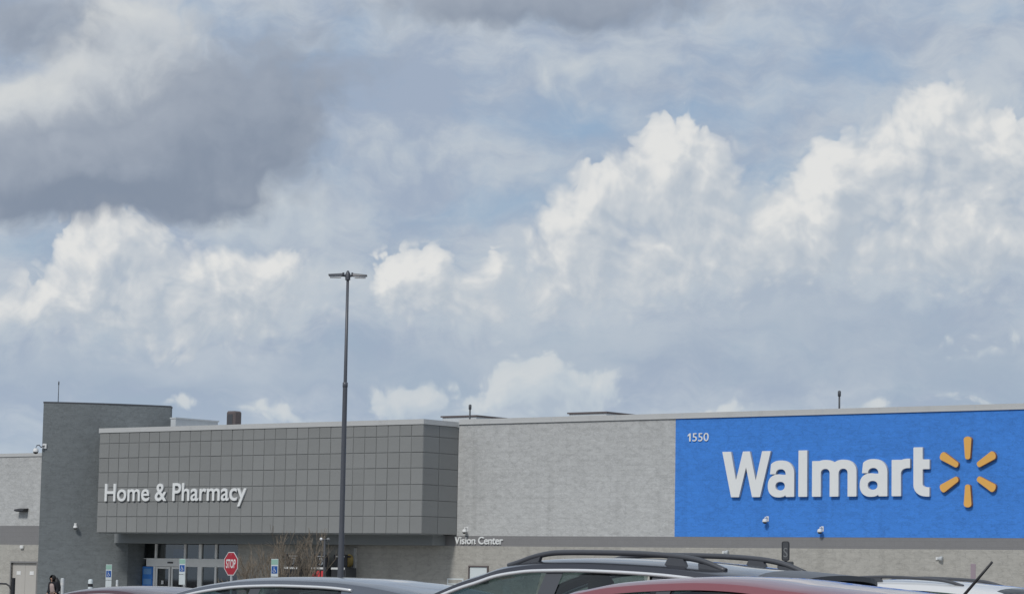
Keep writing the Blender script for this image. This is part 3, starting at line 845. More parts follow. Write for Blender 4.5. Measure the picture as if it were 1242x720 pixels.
for x, z, lb in ((10.05, 2.75, 'small pale flood light on the lower wall left of the dark row marker'), (18.9, 2.6, 'small pale flood light low on the wall under the amber emblem')):
    t = thing('flood_light', lb, 'light', W(x, 0, z), ROT, 'small flood lights on the lower wall')
    MB().bev((-.045, -.05, -.05), (.06, -.002, .05), .01).build('base', MT['white'], t)
    MB().lathe([(.04, 0), (.085, .14), (.085, .17), (.001, .171)], (.07, -.10, .0), 12, axis='x').build('head', MT['metal_pale'], t)
nt_ = thing('framed_notice', 'white notice in a dark frame on the wall behind the blue black car roof', 'notice', W(-1.87, 0, 1.50), ROT)
MB().box((0, -.07, 0), (.05, -.002, .66)).box((.05, -.07, .61), (.98, -.002, .66)).box((.93, -.07, 0), (.98, -.002, .61)).box((.05, -.07, 0), (.93, -.002, .05)).build('frame', MT['brown'], nt_)
MB().box((.06, -.03, .06), (.92, -.012, .60)).build('board', MT['sign_white'], nt_)
pl = thing('wall_plate', 'narrow white plate sign low on the wall by the windscreen of the blue black car', 'sign', W(-2.95, 0, 1.41), ROT)
MB().box((0, -.03, 0), (.82, -.002, .24)).build('plate', MT['sign_white'], pl)
MB().box((.06, -.036, .05), (.76, -.0305, .19)).build('print', MT['wall_low'], pl)
ys = thing('ochre_sign', 'ochre oval sign on the wall just right of the lamp post', 'sign', W(-8.10, 0, 2.30), ROT)
MB().lathe([(.001, -.05), (.20, -.05), (.235, -.035), (.235, -.002)], (0, 0, 0), 20, axis='y').build('plate', MT['yellow'], ys, (0, 0, 0), (0, 0, 0)).scale = (1, 1, 1.1)
MB().bev((-.10, -.075, .12), (.12, -.051, .20), .02).build('mark', MT['brown'], ys)

# price boards and merchandise cages along the wall right of the entrance
def cage(x0, x1, digit, lb, red):
    t = thing('merchandise_cage', lb, 'cage', W(x0, -.75, .13), ROT, 'dark merchandise cages by the wall')
    w = x1 - x0
    MB().bev((0, 0, 0), (w, .70, 1.86), .02).build('cabinet', MT['darkgrey'], t)
    MB().box((.02, -.03, 1.80), (w - .02, -.002, 1.88)).build('shelf_edge', MT['alu'], t)
    MB().box((.03, -.02, .06), (w * .5 - .01, -.003, 1.76)).build('cage_door', MT['dark'], t)
    MB().box((w * .5 + .01, -.02, .06), (w - .03, -.003, 1.76)).build('cage_door', MT['dark'], t)
    b = MB().bev((.02, .1, 1.90), (w - .02, .16, 2.40), .01).build('price_board', MT['dark'], t)
    MB().box((w * .22, .085, 2.30), (w * .82, .098, 2.35)).build('strip', MT['white'], b)
    lettering(b, digit, w * .42, w * .42 + .22, 1.97, .28, .099, .012, MT['white'], 'digit', .02)
    if red:
        for k in range(3): MB().bev((.10 + k * .24, -.07, 1.46), (.28 + k * .24, -.021, 1.74), .03).build('red_pack', MT['red_pack'], t)
    return t
cage(-9.50, -8.72, '3', 'dark cage with red packs under a black board reading three', True)
cage(-8.42, -7.66, '7', 'dark cage under a black board reading seven beside the lamp post', False)
cage(-11.0, -10.2, '7', 'dark cage behind the bare tree with a black board above', False)

# ------------------------------------------------------------------ roof fittings
t = thing('roof_vent', 'dark boxy exhaust hood standing on the roof behind the tiled canopy', 'vent', W(-20.45, 6, 6.7), ROT)
MB().bev((-.2, -.2, 0), (.2, .2, 1.60), .03).build('duct', MT['brown'], t)
MB().bev((-.27, -.26, 1.60), (.27, .26, 2.33), .07).build('hood', MT['brown'], t)
MB().box((-.16, -.275, 1.72), (.16, -.261, 2.18)).build('louvre', MT['darkgrey'], t)
for x, y, z0_, h_, w_, lb in ((-24.93, -1.0, 8.97, .85, .016, 'thin vent pipe on top of the slate tower'), (-2.78, 1.0, 7.37, 1.16, .034, 'vent pipe on the roof near the right end of the canopy'), (14.33, 1.0, 7.37, 1.22, .034, 'vent pipe on the roof above the blue wall')):
    if z0_ > 8:
        c_ = tl[0]; x, y = c_[0] + .42, c_[1] + .45
    t = thing('vent_pipe', lb, 'pipe', W(x, y, z0_), ROT, 'thin pipes standing on the roof')
    MB().tube([(0, 0, 0), (0, 0, h_)], w_, 10).build('pipe', MT['darkgrey'], t)
    MB().lathe([(w_ * 1.0, h_ * .86), (w_ * 1.7, h_ * .87), (w_ * 1.7, h_ + .02), (.001, h_ + .05)], (0, 0, 0), 10).build('cap', MT['darkgrey'], t)
for x0_, x1_, y0_, y1_, zt, lb in ((-.08, 1.78, 4.0, 7.4, 8.36, 'low rooftop unit just left of the blue wall'), (-6.0, -4.2, 3.2, 6.6, 8.31, 'low rooftop unit above the right end of the tiled canopy')):
    t = thing('rooftop_unit', lb, 'rooftop unit', W(x0_, y0_, 7.3), ROT)
    MB().bev((0, 0, 0), (x1_ - x0_, y1_ - y0_, zt - 7.36), .02).build('cabinet', MT['metal_pale'], t)
    MB().box((-.05, -.05, zt - 7.358), (x1_ - x0_ + .05, y1_ - y0_ + .05, zt - 7.30)).build('lid', MT['brown'], t)

# ------------------------------------------------------------------ lamp post
lp = thing('lamp_post', 'tall dark twin-headed car park lamp post in front of the tiled canopy', 'lamp post', (-4.79, 80, 0), 0)
MB().lathe([(.30, 0), (.30, .75), (.27, .80), (.001, .80)], (0, 0, 0), 24).build('footing', MT['concrete'], lp)
MB().lathe([(.10, .80), (.076, 3), (.068, 7.05)], (0, 0, 0), 16).lathe([(.052, 7.2), (.040, 10.30), (.001, 10.31)], (0, 0, 0), 16).build('pole', MT['pole'], lp)
MB().lathe([(.068, 7.05), (.076, 7.06), (.076, 7.18), (.052, 7.2)], (0, 0, 0), 16).build('collar', MT['pole'], lp)
MB().lathe([(.075, 10.18), (.075, 10.36), (.03, 10.45), (.001, 10.46)], (0, 0, 0), 12).build('finial', MT['pole'], lp)
for sg in (-1, 1):
    a = MB().tube([(sg * .05, 0, 10.30), (sg * .17, 0, 10.32)], .035, 8).bev((min(sg * .10, sg * .16), -.04, 10.30), (max(sg * .10, sg * .16), .04, 10.40), .01).build('arm', MT['pole'], lp)
    hd = MB().add([(sg * .15, -.13, 10.29), (sg * .15, .13, 10.29), (sg * .56, .16, 10.30 + .0), (sg * .56, -.16, 10.30), (sg * .15, -.10, 10.37), (sg * .15, .10, 10.37), (sg * .56, .14, 10.335), (sg * .56, -.14, 10.335)],
             [(0, 1, 2, 3), (4, 5, 6, 7), (0, 1, 5, 4), (1, 2, 6, 5), (2, 3, 7, 6), (3, 0, 4, 7)]).build('lamp_head', MT['pole'], lp)
    MB().box((min(sg * .20, sg * .52), -.11, 10.243), (max(sg * .20, sg * .52), .11, 10.288)).build('lens', MT['lens'], hd)

# ------------------------------------------------------------------ signs on posts
def post_sign_symbol(parent, z, s):
    """white wheelchair figure on a blue square"""
    sq = MB().box((-s / 2, -.014, z - s / 2), (s / 2, -.0085, z + s / 2)).build('symbol_panel', MT['sign_blue'], parent)
    m = MB()
    ring = [(math.cos(R(a)) * s * .20 - s * .04, -.017, z - s * .16 + math.sin(R(a)) * s * .20) for a in range(150, 400, 15)]
    m.tube(ring, s * .028, 6)
    m.tube([(-s * .08, -.017, z + s * .20), (-s * .06, -.017, z - s * .03), (s * .12, -.017, z - s * .03), (s * .20, -.017, z - s * .28), (s * .27, -.017, z - s * .26)], s * .035, 6)
    m.tube([(-s * .07, -.017, z + s * .10), (s * .10, -.017, z + s * .08)], s * .028, 6)
    m.lathe([(.001, -.02), (s * .055, -.02), (s * .055, -.0145)], (-s * .08, 0, z + s * .32), 10, axis='y')
    m.build('wheelchair_symbol', MT['white'], parent)
def parking_sign(x, y, top, lb, low, rz=ROT * .9):
    t = thing('parking_sign', lb, 'parking sign', (x, y, 0), rz, 'accessible parking signs before the store')
    MB().tube([(0, .02, 0), (0, .02, top)], .022, 8).build('post', MT['darkgrey'], t)
    MB().bev((-.16, -.008, top - .62), (.16, -.002, top), .002).build('plate', MT['sign_white'], t)
    MB().box((-.15, -.012, top - .20), (.15, -.0085, top - .02)).build('band', MT['sign_green'], t)
    post_sign_symbol(t, top - .38, .26)
    if low: MB().bev((-.16, -.008, top - .62 - low), (.16, -.002, top - .64), .002).build('lower_plate', MT['sign_white'], t)
parking_sign(-16.06, 112, 1.97, 'accessible parking sign with pale green band in front of the slate tower', .30)
parking_sign(-13.10, 112, 2.25, 'accessible parking sign before the glass entrance doors', .42)
parking_sign(-8.20, 98, 2.20, 'accessible parking sign before the wall by the bare tree', .25)
st = thing('stop_sign', 'red octagonal stop sign on a grey post before the entrance', 'stop sign', (-9.05, 91, 0), R(-49))
oc = lambda r: [(r * math.cos(R(22.5 + 45 * k)), r * math.sin(R(22.5 + 45 * k))) for k in range(8)]
MB().box((-.03, .004, 0), (.03, .05, 2.30)).build('post', MT['metal_pale'], st)
extrude_loops([oc(.413)], -.006, 0, 0, 1.967).build('plate', [MT['white'], MT['metal_pale']], st)
extrude_loops([oc(.385)], -.0095, -.0062, 0, 1.967).build('face', [MT['red'], MT['red']], st)
lettering(st, 'STOP', -.27, .27, 1.967 - .135, .27, -.0096, .004, MT['white'], 'letter', .02)
MB().tube([(0, -.012, 2.26), (0, -.004, 2.26)], .012, 6).build('bolt', MT['metal_pale'], st)
MT['lantern'] = mat('weathered grey', (0.20, 0.21, 0.22), 0.6)
rmk = thing('row_marker', 'dark slim parking row marker with a pale letter standing before the blue wall', 'sign', (6.03, 60, 0), R(-10))
MB().tube([(0, .03, 0), (0, .03, 2.4)], .035, 8).build('post', MT['darkgrey'], rmk)
pb = MB().bev((-.085, -.03, 2.06), (.085, .0, 2.48), .03).build('panel', MT['darkgrey'], rmk)
lettering(rmk, 'S', -.045, .045, 2.14, .20, -.031, .006, MT['lantern'], 'letter')
MB().bev((-.175, -.025, 1.88), (.175, .0, 2.05), .02).build('lower_panel', MT['darkgrey'], rmk)
pm = thing('slim_sign', 'slim greyish pink sign post before the right part of the wall', 'sign', (10.09, 60, 0), R(-10))
MB().tube([(0, .02, 0), (0, .02, 2.0)], .025, 8).build('post', MT['metal_pale'], pm)
MB().bev((-.055, -.01, 1.70), (.055, .0, 2.07), .004).build('plate', mat('faded pinkish sign', (0.36, 0.29, 0.33), 0.6, var=.1), pm)
ml = thing('twin_lantern', 'slender pale pole with two small lamp balls among the cages', 'lamp', (-6.59, 100, 0), 0)
MB().tube([(0, 0, 0), (0, 0, 2.92)], .035, 8).tube([(-.13, 0, 2.93), (.13, 0, 2.93)], .025, 8).build('pole', MT['darkgrey'], ml)
for sg in (-1, 1): MB().lathe([(.001, -.06), (.05, -.04), (.065, 0), (.045, .045), (.001, .06)], (sg * .13, 0, 2.95), 10).build('globe', MT['lens' if sg < 0 else 'lantern'], ml)

# ------------------------------------------------------------------ bollards and the cart return rail
def bollard(x, y, h, r, m, lb, capm=None):
    t = thing('bollard', lb, 'bollard', (x, y, 0), 0, 'bollards before the tower')
    MB().lathe([(r, 0), (r, h - r * .6), (r * .7, h - r * .15), (.001, h)], (0, 0, 0), 14).build('post', m, t)
    MB().lathe([(r * 1.04, h * .80), (r * 1.04, h * .88)], (0, 0, 0), 14).build('reflective_band', capm or MT['white'], t)
bollard(-16.80, 105, 1.40, .075, MT['metal_pale'], 'slim grey bollard just right of the person in the dark hood')
bollard(-14.99, 100, 1.38, .085, MT['sign_white'], 'pale bollard with a dark band left of the maroon car roof', MT['dark'])
bollard(-14.03, 100, 1.37, .045, MT['metal_pale'], 'thin pale bollard right of the leftmost parking sign')
cr = thing('cart_return', 'black cart return rail with a bent top bar at the lower left', 'rail', (-16.89, 95, 0), ROT)
MB().bev((-.045, -.045, 0), (.06, .06, 1.38), .01).build('post', MT['dark'], cr)
MB().tube([(-.045, 0, .95), (-.18, 0, 1.10), (-.34, 0, 1.17), (-2.4, 0, 1.19), (-2.55, 0, 1.12), (-2.6, 0, .9), (-2.6, 0, 0)], .03, 8).build('top_rail', MT['dark'], cr)
MB().tube([(-.045, 0, .55), (-2.57, 0, .55)], .025, 8).build('middle_rail', MT['dark'], cr)

# ------------------------------------------------------------------ parked cars (x forward, y left; all nosed along the store front)
def spline(pts, n):
    """Catmull-Rom through (x, z) points."""
    P = [Vector((p[0], p[1])) for p in pts]; out = []
    P = [P[0] * 2 - P[1]] + P + [P[-1] * 2 - P[-2]]
    segs = len(P) - 3
    for i in range(segs * n + 1):
        s = min(i // n, segs - 1); t = i / n - s
        a, b, c, d = P[s:s + 4]
        out.append(0.5 * (b * 2 + (c - a) * t + (a * 2 - b * 5 + c * 4 - d) * t * t + (b * 3 - a - c * 3 + d) * t * t * t))
    return out
CAR_ROT = math.pi - TH
FWD = Vector((-CT, ST, 0)); NEAR = Vector((-ST, -CT, 0))
def car(label, ref, cant, pm, hc=0.57, hw=0.88, belt=0.96, crown=0.05, ws=0.62, rs=-0.95, pillars=((.27, .42),), c_pillar=-1.25, nose=2.75, tail=-2.2,
        trim=True, hatch=False, rail=None, mid_foot=None, spoiler=None, antenna=None, sash=0.068, deck=None, glassy=True):
    o = Vector((ref[0], ref[1], 0)) - NEAR * hc
    t = thing('parked_car', label, 'car', o, CAR_ROT, 'cars parked in the foreground')
    cs = spline(cant, 6); zt = max(c.y for c in cs)
    xf, xr = cs[0].x, cs[-1].x
    def side_y(x, z):                                       # inward lean of the glasshouse, slight taper to the ends
        k = min(1.0, max(0.0, (z - belt) / (zt - belt)))
        xm = (xf + xr) / 2; e = abs((x - xm) / ((xf - xr) / 2))
        return (hw - .05 + (hc + .045 - hw + .05) * k) * (1 - .05 * e ** 3)
    vs_ = [1.0, .97, .9, .75, .55, .3, 0.0, -.3, -.55, -.75, -.9, -.97, -1.0]
    def section(c):
        x, z = c.x, c.y; h = side_y(x, z)
        return [(x, h * v, z - .022 * (abs(v) ** 10) + crown * (1 - abs(v) ** 2.4)) for v in vs_]
    secs = [section(c) for c in cs]
    body, wind, rear = MB(), MB(), MB()
    for i in range(len(secs) - 1):
        xm = (cs[i].x + cs[i + 1].x) / 2
        for k in range(len(vs_) - 1):
            q = [secs[i][k], secs[i + 1][k], secs[i + 1][k + 1], secs[i][k + 1]]
            mid = 1 <= k <= len(vs_) - 4 + 1
            tgt = body
            if xm > ws and 2 <= k <= 9: tgt = wind
            elif xm < rs and 2 <= k <= 9 and cs[i].y > belt + .06: tgt = rear
            tgt.add(q, [(0, 1, 2, 3)], 0, True)
    # side sash, glass and pillars
    for sg in (1, -1):
        for i in range(len(cs) - 1):
            a, b = cs[i], cs[i + 1]
            def pt(c, z): return (c.x, sg * side_y(c.x, z), z)
            za, zb_ = max(a.y - sash, belt), max(b.y - sash, belt)
            body.add([(a.x, sg * side_y(a.x, a.y), a.y - .022), (b.x, sg * side_y(b.x, b.y), b.y - .022), pt(b, zb_), pt(a, za)], [(0, 1, 2, 3)], 0, True)
            if (a.x + b.x) / 2 < c_pillar:
                body.add([pt(a, za), pt(b, zb_), pt(b, belt), pt(a, belt)], [(0, 1, 2, 3)], 0, True)
    bounds = [xf + .3] + [v for p in sorted(pillars, key=lambda p: -p[0]) for v in (p[1], p[0])] + [c_pillar]
    topz = lambda x: max(belt + .02, np.interp(x, [c.x for c in cs][::-1], [c.y for c in cs][::-1]) - sash)
    for sg in (1, -1):
        prev = [xf - .05] + [p[0] for p in sorted(pillars, key=lambda p: -p[0])]
        nxt = [p[1] for p in sorted(pillars, key=lambda p: -p[0])] + [c_pillar]
        for x0_, x1_ in zip(prev, nxt):
            m = MB(); xs_ = np.linspace(x0_, x1_, 12)
            for a, b in zip(xs_[:-1], xs_[1:]):
                m.add([(a, sg * (side_y(a, topz(a)) - .014), topz(a)), (b, sg * (side_y(b, topz(b)) - .014), topz(b)), (b, sg * (side_y(b, belt) - .014), belt), (a, sg * (side_y(a, belt) - .014), belt)], [(0, 1, 2, 3)], 0, True)
            m.build('side_window', MT['car_glass'], t, weld=True)
        for p0, p1 in pillars:
            lean = .05
            MB().add([(p0 - lean, sg * (side_y(p0, topz(p0)) - .006), topz(p0)), (p1 - lean, sg * (side_y(p1, topz(p1)) - .006), topz(p1)), (p1 + lean, sg * (side_y(p1, belt) - .006), belt), (p0 + lean, sg * (side_y(p0, belt) - .006), belt)], [(0, 1, 2, 3)]).build('pillar', MT['black_plastic'], t)
        if trim:
            pts = [(c.x, sg * (side_y(c.x, c.y - sash) + .004), c.y - sash) for c in cs if c.y - sash > belt + .01 and c.x > c_pillar - .12]
            MB().tube(pts, .015, 6).build('window_trim', MT['chrome'], t)
    wind.build('windscreen', MT['car_glass'], t, weld=True)
    rear.build('rear_window', MT['car_glass'], t, weld=True)
    # lower body
    prof = [(nose, .45, .55, .80), (nose - .12, .25, .70, .90), (nose - .5, .20, .82, .97), (xf + .1, .20, belt - .03, 1.0), (xf - .15, .20, belt, 1.0), (0, .20, belt, 1.0), (xr + .15, .20, belt, 1.0), (xr - .05, .20, (deck or belt) , .99)]
    prof += [(tail + .14, .25, (deck or belt) - .03, .94), (tail, .42, (deck or belt) - .22, .86)]
    rings = []
    for x, zb0, zt_, wf in prof:
        w = hw * wf
        rings.append([(x, w * .90, zb0), (x, w, zb0 + (zt_ - zb0) * .35), (x, w, zb0 + (zt_ - zb0) * .65), (x, w * .975, zt_ - .04), (x, w * .93, zt_), (x, w * .5, zt_ + .015), (x, 0, zt_ + .02), (x, -w * .5, zt_ + .015), (x, -w * .93, zt_), (x, -w * .975, zt_ - .04), (x, -w, zb0 + (zt_ - zb0) * .65), (x, -w, zb0 + (zt_ - zb0) * .35), (x, -w * .90, zb0)])
    low = MB()
    for i in range(len(rings) - 1):
        cab = xf + .05 >= prof[i][0] and prof[i + 1][0] >= xr - .06
        for k in range(12):
            low.add([rings[i][k], rings[i + 1][k], rings[i + 1][k + 1], rings[i][k + 1]], [(0, 1, 2, 3)], 1 if cab and 4 <= k <= 7 else 0, not cab)
        low.add([rings[i][0], rings[i + 1][0], rings[i + 1][12], rings[i][12]], [(0, 1, 2, 3)], 1)
    low.add(rings[0], [tuple(range(13))], 0); low.add(rings[-1], [tuple(range(13))], 0)
    o_ = len(body.v); body.v += low.v; body.f += [[o_ + i for i in f] for f in low.f]; body.m += low.m; body.sm += low.sm
    body.build('body', [pm, MT['cabin']], t, weld=True)
    # seats
    for x in (.15, -.85):
        for y in (-.38, .38):
            s = MB().bev((x - .12, y - .24, .60), (x + .02, y + .24, zt - .27), .05).build('seat', MT['cabin'], t)
            MB().bev((x - .13, y - .13, zt - .255), (x - .03, y + .13, zt - .10), .04).build('headrest', MT['cabin'], s)
    for x in (nose - .85, tail + .75):
        for sg in (1, -1):
            w_ = MB().lathe([(.0, 0), (.20, 0), (.20, 0)], (0, 0, 0), 6, axis='y').lathe([(.20, -.10), (.32, -.10), (.335, -.07), (.335, .07), (.32, .10), (.20, .10)], (0, 0, 0), 24, axis='y').build('wheel', MT['tyre'], t, (x, sg * (hw - .09), .335))
            MB().lathe([(.001, sg * .085), (.06, sg * .09), (.19, sg * .075), (.20, sg * .09)], (0, 0, 0), 20, axis='y').build('rim', MT['rim'], w_)
    for sg in (1, -1):
        MB().bev((nose - .20, sg * hw * .62 - .16, .62), (nose - .04, sg * hw * .62 + .16, .74), .03).build('headlight', MT['lamp_clear'], t)
        MB().bev((tail + .02, sg * hw * .68 - .14, .72), (tail + .16, sg * hw * .68 + .14, .86), .03).build('tail_light', MT['lamp_red'], t)
        MB().bev((xf - .55, sg * (hw + .02) - .02 if sg > 0 else sg * (hw + .02) - .18, belt + .0), (xf - .40, sg * (hw + .02) + .18 if sg > 0 else sg * (hw + .02) + .02, belt + .13), .03).build('door_mirror', pm, t)
        for x in (.35, -.65): MB().tube([(x, sg * (hw + .0), belt - .13), (x - .05, sg * (hw + .035), belt - .12), (x - .17, sg * (hw + .035), belt - .12), (x - .22, sg * (hw + .0), belt - .13)], .014, 6).build('door_handle', pm, t)
    if rail:
        for sg in (1, -1):
            pts = [(x, sg * (hc - .055), z) for x, z in ((v.x, v.y) for v in spline(rail, 5))]
            r_ = MB().tube(pts, .021, 8, flat=.95)
            zr = lambda x: float(np.interp(x, [c.x for c in cs][::-1], [c.y for c in cs][::-1]))
            fx = [rail[0][0], rail[-1][0]]
            r_.build('roof_rail', MT['black_plastic'], t)
            for (a, b, ta, tb, hh) in mid_foot or ():
                y0_ = sg * (hc - .055)
                MB().add([(a + .03, y0_ - .02, zr(a) - .02), (b - .03, y0_ - .02, zr(b) - .02), (tb, y0_ - .015, zr(b) + hh), (ta, y0_ - .015, zr(a) + hh), (a + .03, y0_ + .02, zr(a) - .02), (b - .03, y0_ + .02, zr(b) - .02), (tb, y0_ + .015, zr(b) + hh), (ta, y0_ + .015, zr(a) + hh)],
                         [(0, 1, 2, 3), (4, 5, 6, 7), (0, 1, 5, 4), (1, 2, 6, 5), (2, 3, 7, 6), (3, 0, 4, 7)]).build('rail_foot', MT['black_plastic'], t)
    if spoiler:
        x0_, x1_, z_ = spoiler; m = MB(); n = 14
        for k in range(n + 1):
            v = -1 + 2 * k / n; y = v * (hc + .0); zz = z_ + crown * (1 - v * v) - .03 * v ** 6
            cut = .10 * v ** 4
            m.v += [(x0_, y, zz), (x1_ + cut, y, zz - .03), (x1_ + cut, y, zz - .065), (x0_, y, zz - .08)]
        for k in range(n):
            a = 4 * k
            for j in range(4): m.f.append([a + j, a + (j + 1) % 4, a + 4 + (j + 1) % 4, a + 4 + j]); m.m.append(0); m.sm.append(False)
        m.f += [[0, 1, 2, 3], [4 * n, 4 * n + 1, 4 * n + 2, 4 * n + 3]]; m.m += [0, 0]; m.sm += [False, False]
        m.build('spoiler', MT['black_plastic'], t)
    if antenna:
        (xa, za), (xb, zb2) = antenna
        MB().tube([(xa + .03, 0, za - .02), (xa, 0, za), ((xa + xb) / 2, 0, (za + zb2) / 2), (xb, 0, zb2)], [.016, .010, .009, .0075], 8).build('antenna', MT['dark'], t)
    return t
car('deep maroon car roof with a pale sheen at the lower left', (-4.03, 28.0), [(1.65, .93), (1.15, 1.12), (.655, 1.268), (.332, 1.322), (-.118, 1.342), (-.50, 1.308), (-.9, 1.21), (-1.4, 1.04), (-1.8, .94)], MT['paint_maroon'],
    belt=.90, c_pillar=-1.15, ws=.75, rs=-.80, deck=.92, crown=.03)
car('dark slate blue sedan with bright window trim left of the lamp post foot', (-1.958, 24.0), [(2.10, .99), (1.66, 1.16), (1.27, 1.308), (.95, 1.387), (.66, 1.431), (.388, 1.457), (0, 1.470), (-.382, 1.468), (-.664, 1.460), (-.896, 1.443), (-1.145, 1.418), (-1.6, 1.345), (-2.0, 1.21), (-2.3, 1.02)], MT['paint_blue'],
    belt=.95, c_pillar=-.80, pillars=((.20, .32),), ws=.80, rs=-1.6, deck=1.0, nose=2.95, tail=-2.75, crown=.018)
car('blue black crossover with raised dark roof rails and bright window trim', (.612, 19.6), [(2.05, 1.07), (1.65, 1.27), (1.282, 1.42), (1.113, 1.482), (.961, 1.526), (.81, 1.572), (.64, 1.600), (.437, 1.617), (0, 1.622), (-.567, 1.603), (-.978, 1.57), (-1.28, 1.535), (-1.58, 1.46), (-1.78, 1.27), (-1.88, 1.06)], MT['paint_black'],
    belt=1.03, c_pillar=-1.30, pillars=((.26, .41), (-.62, -.52)), ws=.72, rs=-1.42, hw=.91, nose=2.85, tail=-2.05, crown=.032,
    rail=[(.80, 1.585), (.70, 1.612), (.59, 1.645), (.45, 1.673), (.314, 1.683), (.059, 1.685), (-.335, 1.681), (-.649, 1.665), (-.822, 1.645), (-.938, 1.618), (-1.08, 1.568)], mid_foot=((-.60, -.74, -.615, -.73, .065), (.90, .56, .70, .50, .05), (-.90, -1.10, -.86, -.99, .04)),
    spoiler=(-1.34, -1.74, 1.548))
car('red hatchback with a short black antenna nearest the camera', (1.155, 16.5), [(1.75, 1.03), (1.3, 1.26), (.974, 1.397), (.818, 1.432), (.663, 1.459), (.479, 1.477), (.298, 1.489), (0, 1.5), (-.291, 1.492), (-.576, 1.466), (-.772, 1.450), (-1.1, 1.418), (-1.5, 1.355), (-1.78, 1.22), (-1.95, 1.0)], MT['paint_red'],
    belt=.96, c_pillar=-.85, pillars=((.22, .32),), ws=.75, rs=-1.5, crown=.025, nose=2.5, tail=-2.1, trim=False, sash=.064, antenna=((-1.40, 1.385), (-1.63, 1.627)))
car('white crossover with dark roof rails farthest right', (4.724, 34.0), [(1.75, 1.05), (1.2, 1.33), (.8, 1.475), (.4, 1.54), (0, 1.556), (-.5, 1.545), (-1.0, 1.51), (-1.5, 1.45), (-1.75, 1.27), (-1.88, 1.05)], MT['paint_white'],
    belt=1.0, c_pillar=-1.30, ws=.72, rs=-1.45, hw=.91, crown=.045, nose=2.7, tail=-2.05, trim=False, sash=.085,
    rail=[(.72, 1.555), (.572, 1.60), (.3, 1.618), (0, 1.622), (-.548, 1.60), (-.78, 1.57), (-.95, 1.525)], mid_foot=((.30, .18, .29, .19, .06),))

# ------------------------------------------------------------------ bare trees
def branch(mb, p, d, length, r, depth, rng, spread=.55, lift=.12, n=5):
    pts, rs = [p.copy()], [r]
    k = 3 if depth > 1 else 2
    for i in range(k):
        d = (d + Vector((rng.uniform(-1, 1), rng.uniform(-1, 1), rng.uniform(-.4, .9))) * .16).normalized()
        p = p + d * (length / k); pts.append(p.copy()); rs.append(r * (1 - .45 * (i + 1) / k))
    mb.tube(pts, [max(q, .006) for q in rs], n if depth > 2 else 3, cap=False)
    if depth == 0: return
    for j in range(rng.choice((2, 3, 3)) if depth > 1 else 3):
        q = pts[rng.choice((1, 2, -1)) if k > 2 else -1]
        dd = (d + Vector((rng.uniform(-1, 1), rng.uniform(-1, 1), rng.uniform(-.5, 1))) * spread + Vector((0, 0, lift))).normalized()
        branch(mb, q, dd, length * rng.uniform(.6, .82), r * .55, depth - 1, rng, spread, lift, n)
def bare_tree(x, y, h, r, lb, stems, depth, seed, sl=.30):
    rng = random.Random(seed)
    t = thing('bare_tree', lb, 'tree', (x, y, 0), 0)
    tr_, cr_ = MB(), MB()
    for s in range(stems):
        an = 2 * math.pi * s / max(stems, 1) + rng.uniform(-.4, .4)
        d = Vector((math.cos(an) * (sl if stems > 1 else .05), math.sin(an) * (sl if stems > 1 else .05), 1)).normalized()
        L = h * rng.uniform(.26, .34)
        top = d * L
        tr_.tube([(0, 0, -.05), tuple(top * .5), tuple(top)], [r, r * .85, r * .7], 8, cap=False)
        for j in range(4):
            dd = (d + Vector((rng.uniform(-1, 1), rng.uniform(-1, 1), rng.uniform(0, .8))) * .5).normalized()
            branch(cr_, top * rng.uniform(.6, 1), dd, h * .26, r * .5, depth, rng)
    tr_.build('trunk', MT['bark'], t); cr_.build('crown', MT['bark'], t)
    return t
bare_tree(-7.75, 100, 3.75, .055, 'bare multi-stemmed small tree in front of the wall left of the lamp post', 5, 3, 5, .6)
bare_tree(-9.15, 103, 3.1, .045, 'bare shrubby tree just right of the entrance doors', 6, 3, 11, .55)
bare_tree(-29.9, 170, 9.9, .12, 'bare tree top showing behind the wing wall left of the tower', 1, 4, 4)

# ------------------------------------------------------------------ person by the tower
def skinned(name, pts, edges, rad, mt, parent, root=0, sub=2):
    me = bpy.data.meshes.new(name); me.from_pydata([tuple(p) for p in pts], edges, [])
    o = bpy.data.objects.new(name, me); COL.objects.link(o)
    sk = o.modifiers.new('skin', 'SKIN'); sk.use_smooth_shade = True
    sv = me.skin_vertices[0].data if me.skin_vertices else None
    if sv is None:
        bm = bmesh.new(); bm.from_mesh(me); bm.verts.layers.skin.verify(); bm.to_mesh(me); bm.free(); sv = me.skin_vertices[0].data
    for i, r_ in enumerate(rad):
        sv[i].radius = (r_, r_) if not isinstance(r_, tuple) else r_
        sv[i].use_root = (i == root)
    ss = o.modifiers.new('sub', 'SUBSURF'); ss.levels = sub; ss.render_levels = sub
    dg = bpy.context.evaluated_depsgraph_get(); dg.update()
    m2 = bpy.data.meshes.new_from_object(o.evaluated_get(dg)); m2.name = name
    bpy.data.objects.remove(o)
    m2.materials.clear(); m2.materials.append(mt)
    for p in m2.polygons: p.use_smooth = True
    return link(name, m2, parent)
per = thing('person', 'person in a dark hood and open black coat over a pinkish top by the tower', 'person', (-17.12, 105, 0), R(-35))
S = 0.905                                                   # a short adult, slightly stooped, walking to the left
def v(x, y, z): return Vector((x, y, z)) * S
bp_ = [v(0, 0, .88), v(0, -.01, 1.05), v(0, -.03, 1.24), v(0, -.07, 1.38), v(0, -.10, 1.47), v(0, -.11, 1.56),
      v(-.18, -.04, 1.32), v(-.23, -.02, 1.06), v(-.22, -.16, .86), v(-.22, -.20, .80),
      v(.18, -.04, 1.32), v(.23, .02, 1.06), v(.22, -.10, .86), v(.22, -.14, .80),
      v(-.09, 0, .82), v(-.10, -.10, .46), v(-.10, -.02, .08), v(-.10, -.15, .04),
      v(.09, 0, .82), v(.10, .06, .46), v(.10, .16, .09), v(.10, .04, .04)]
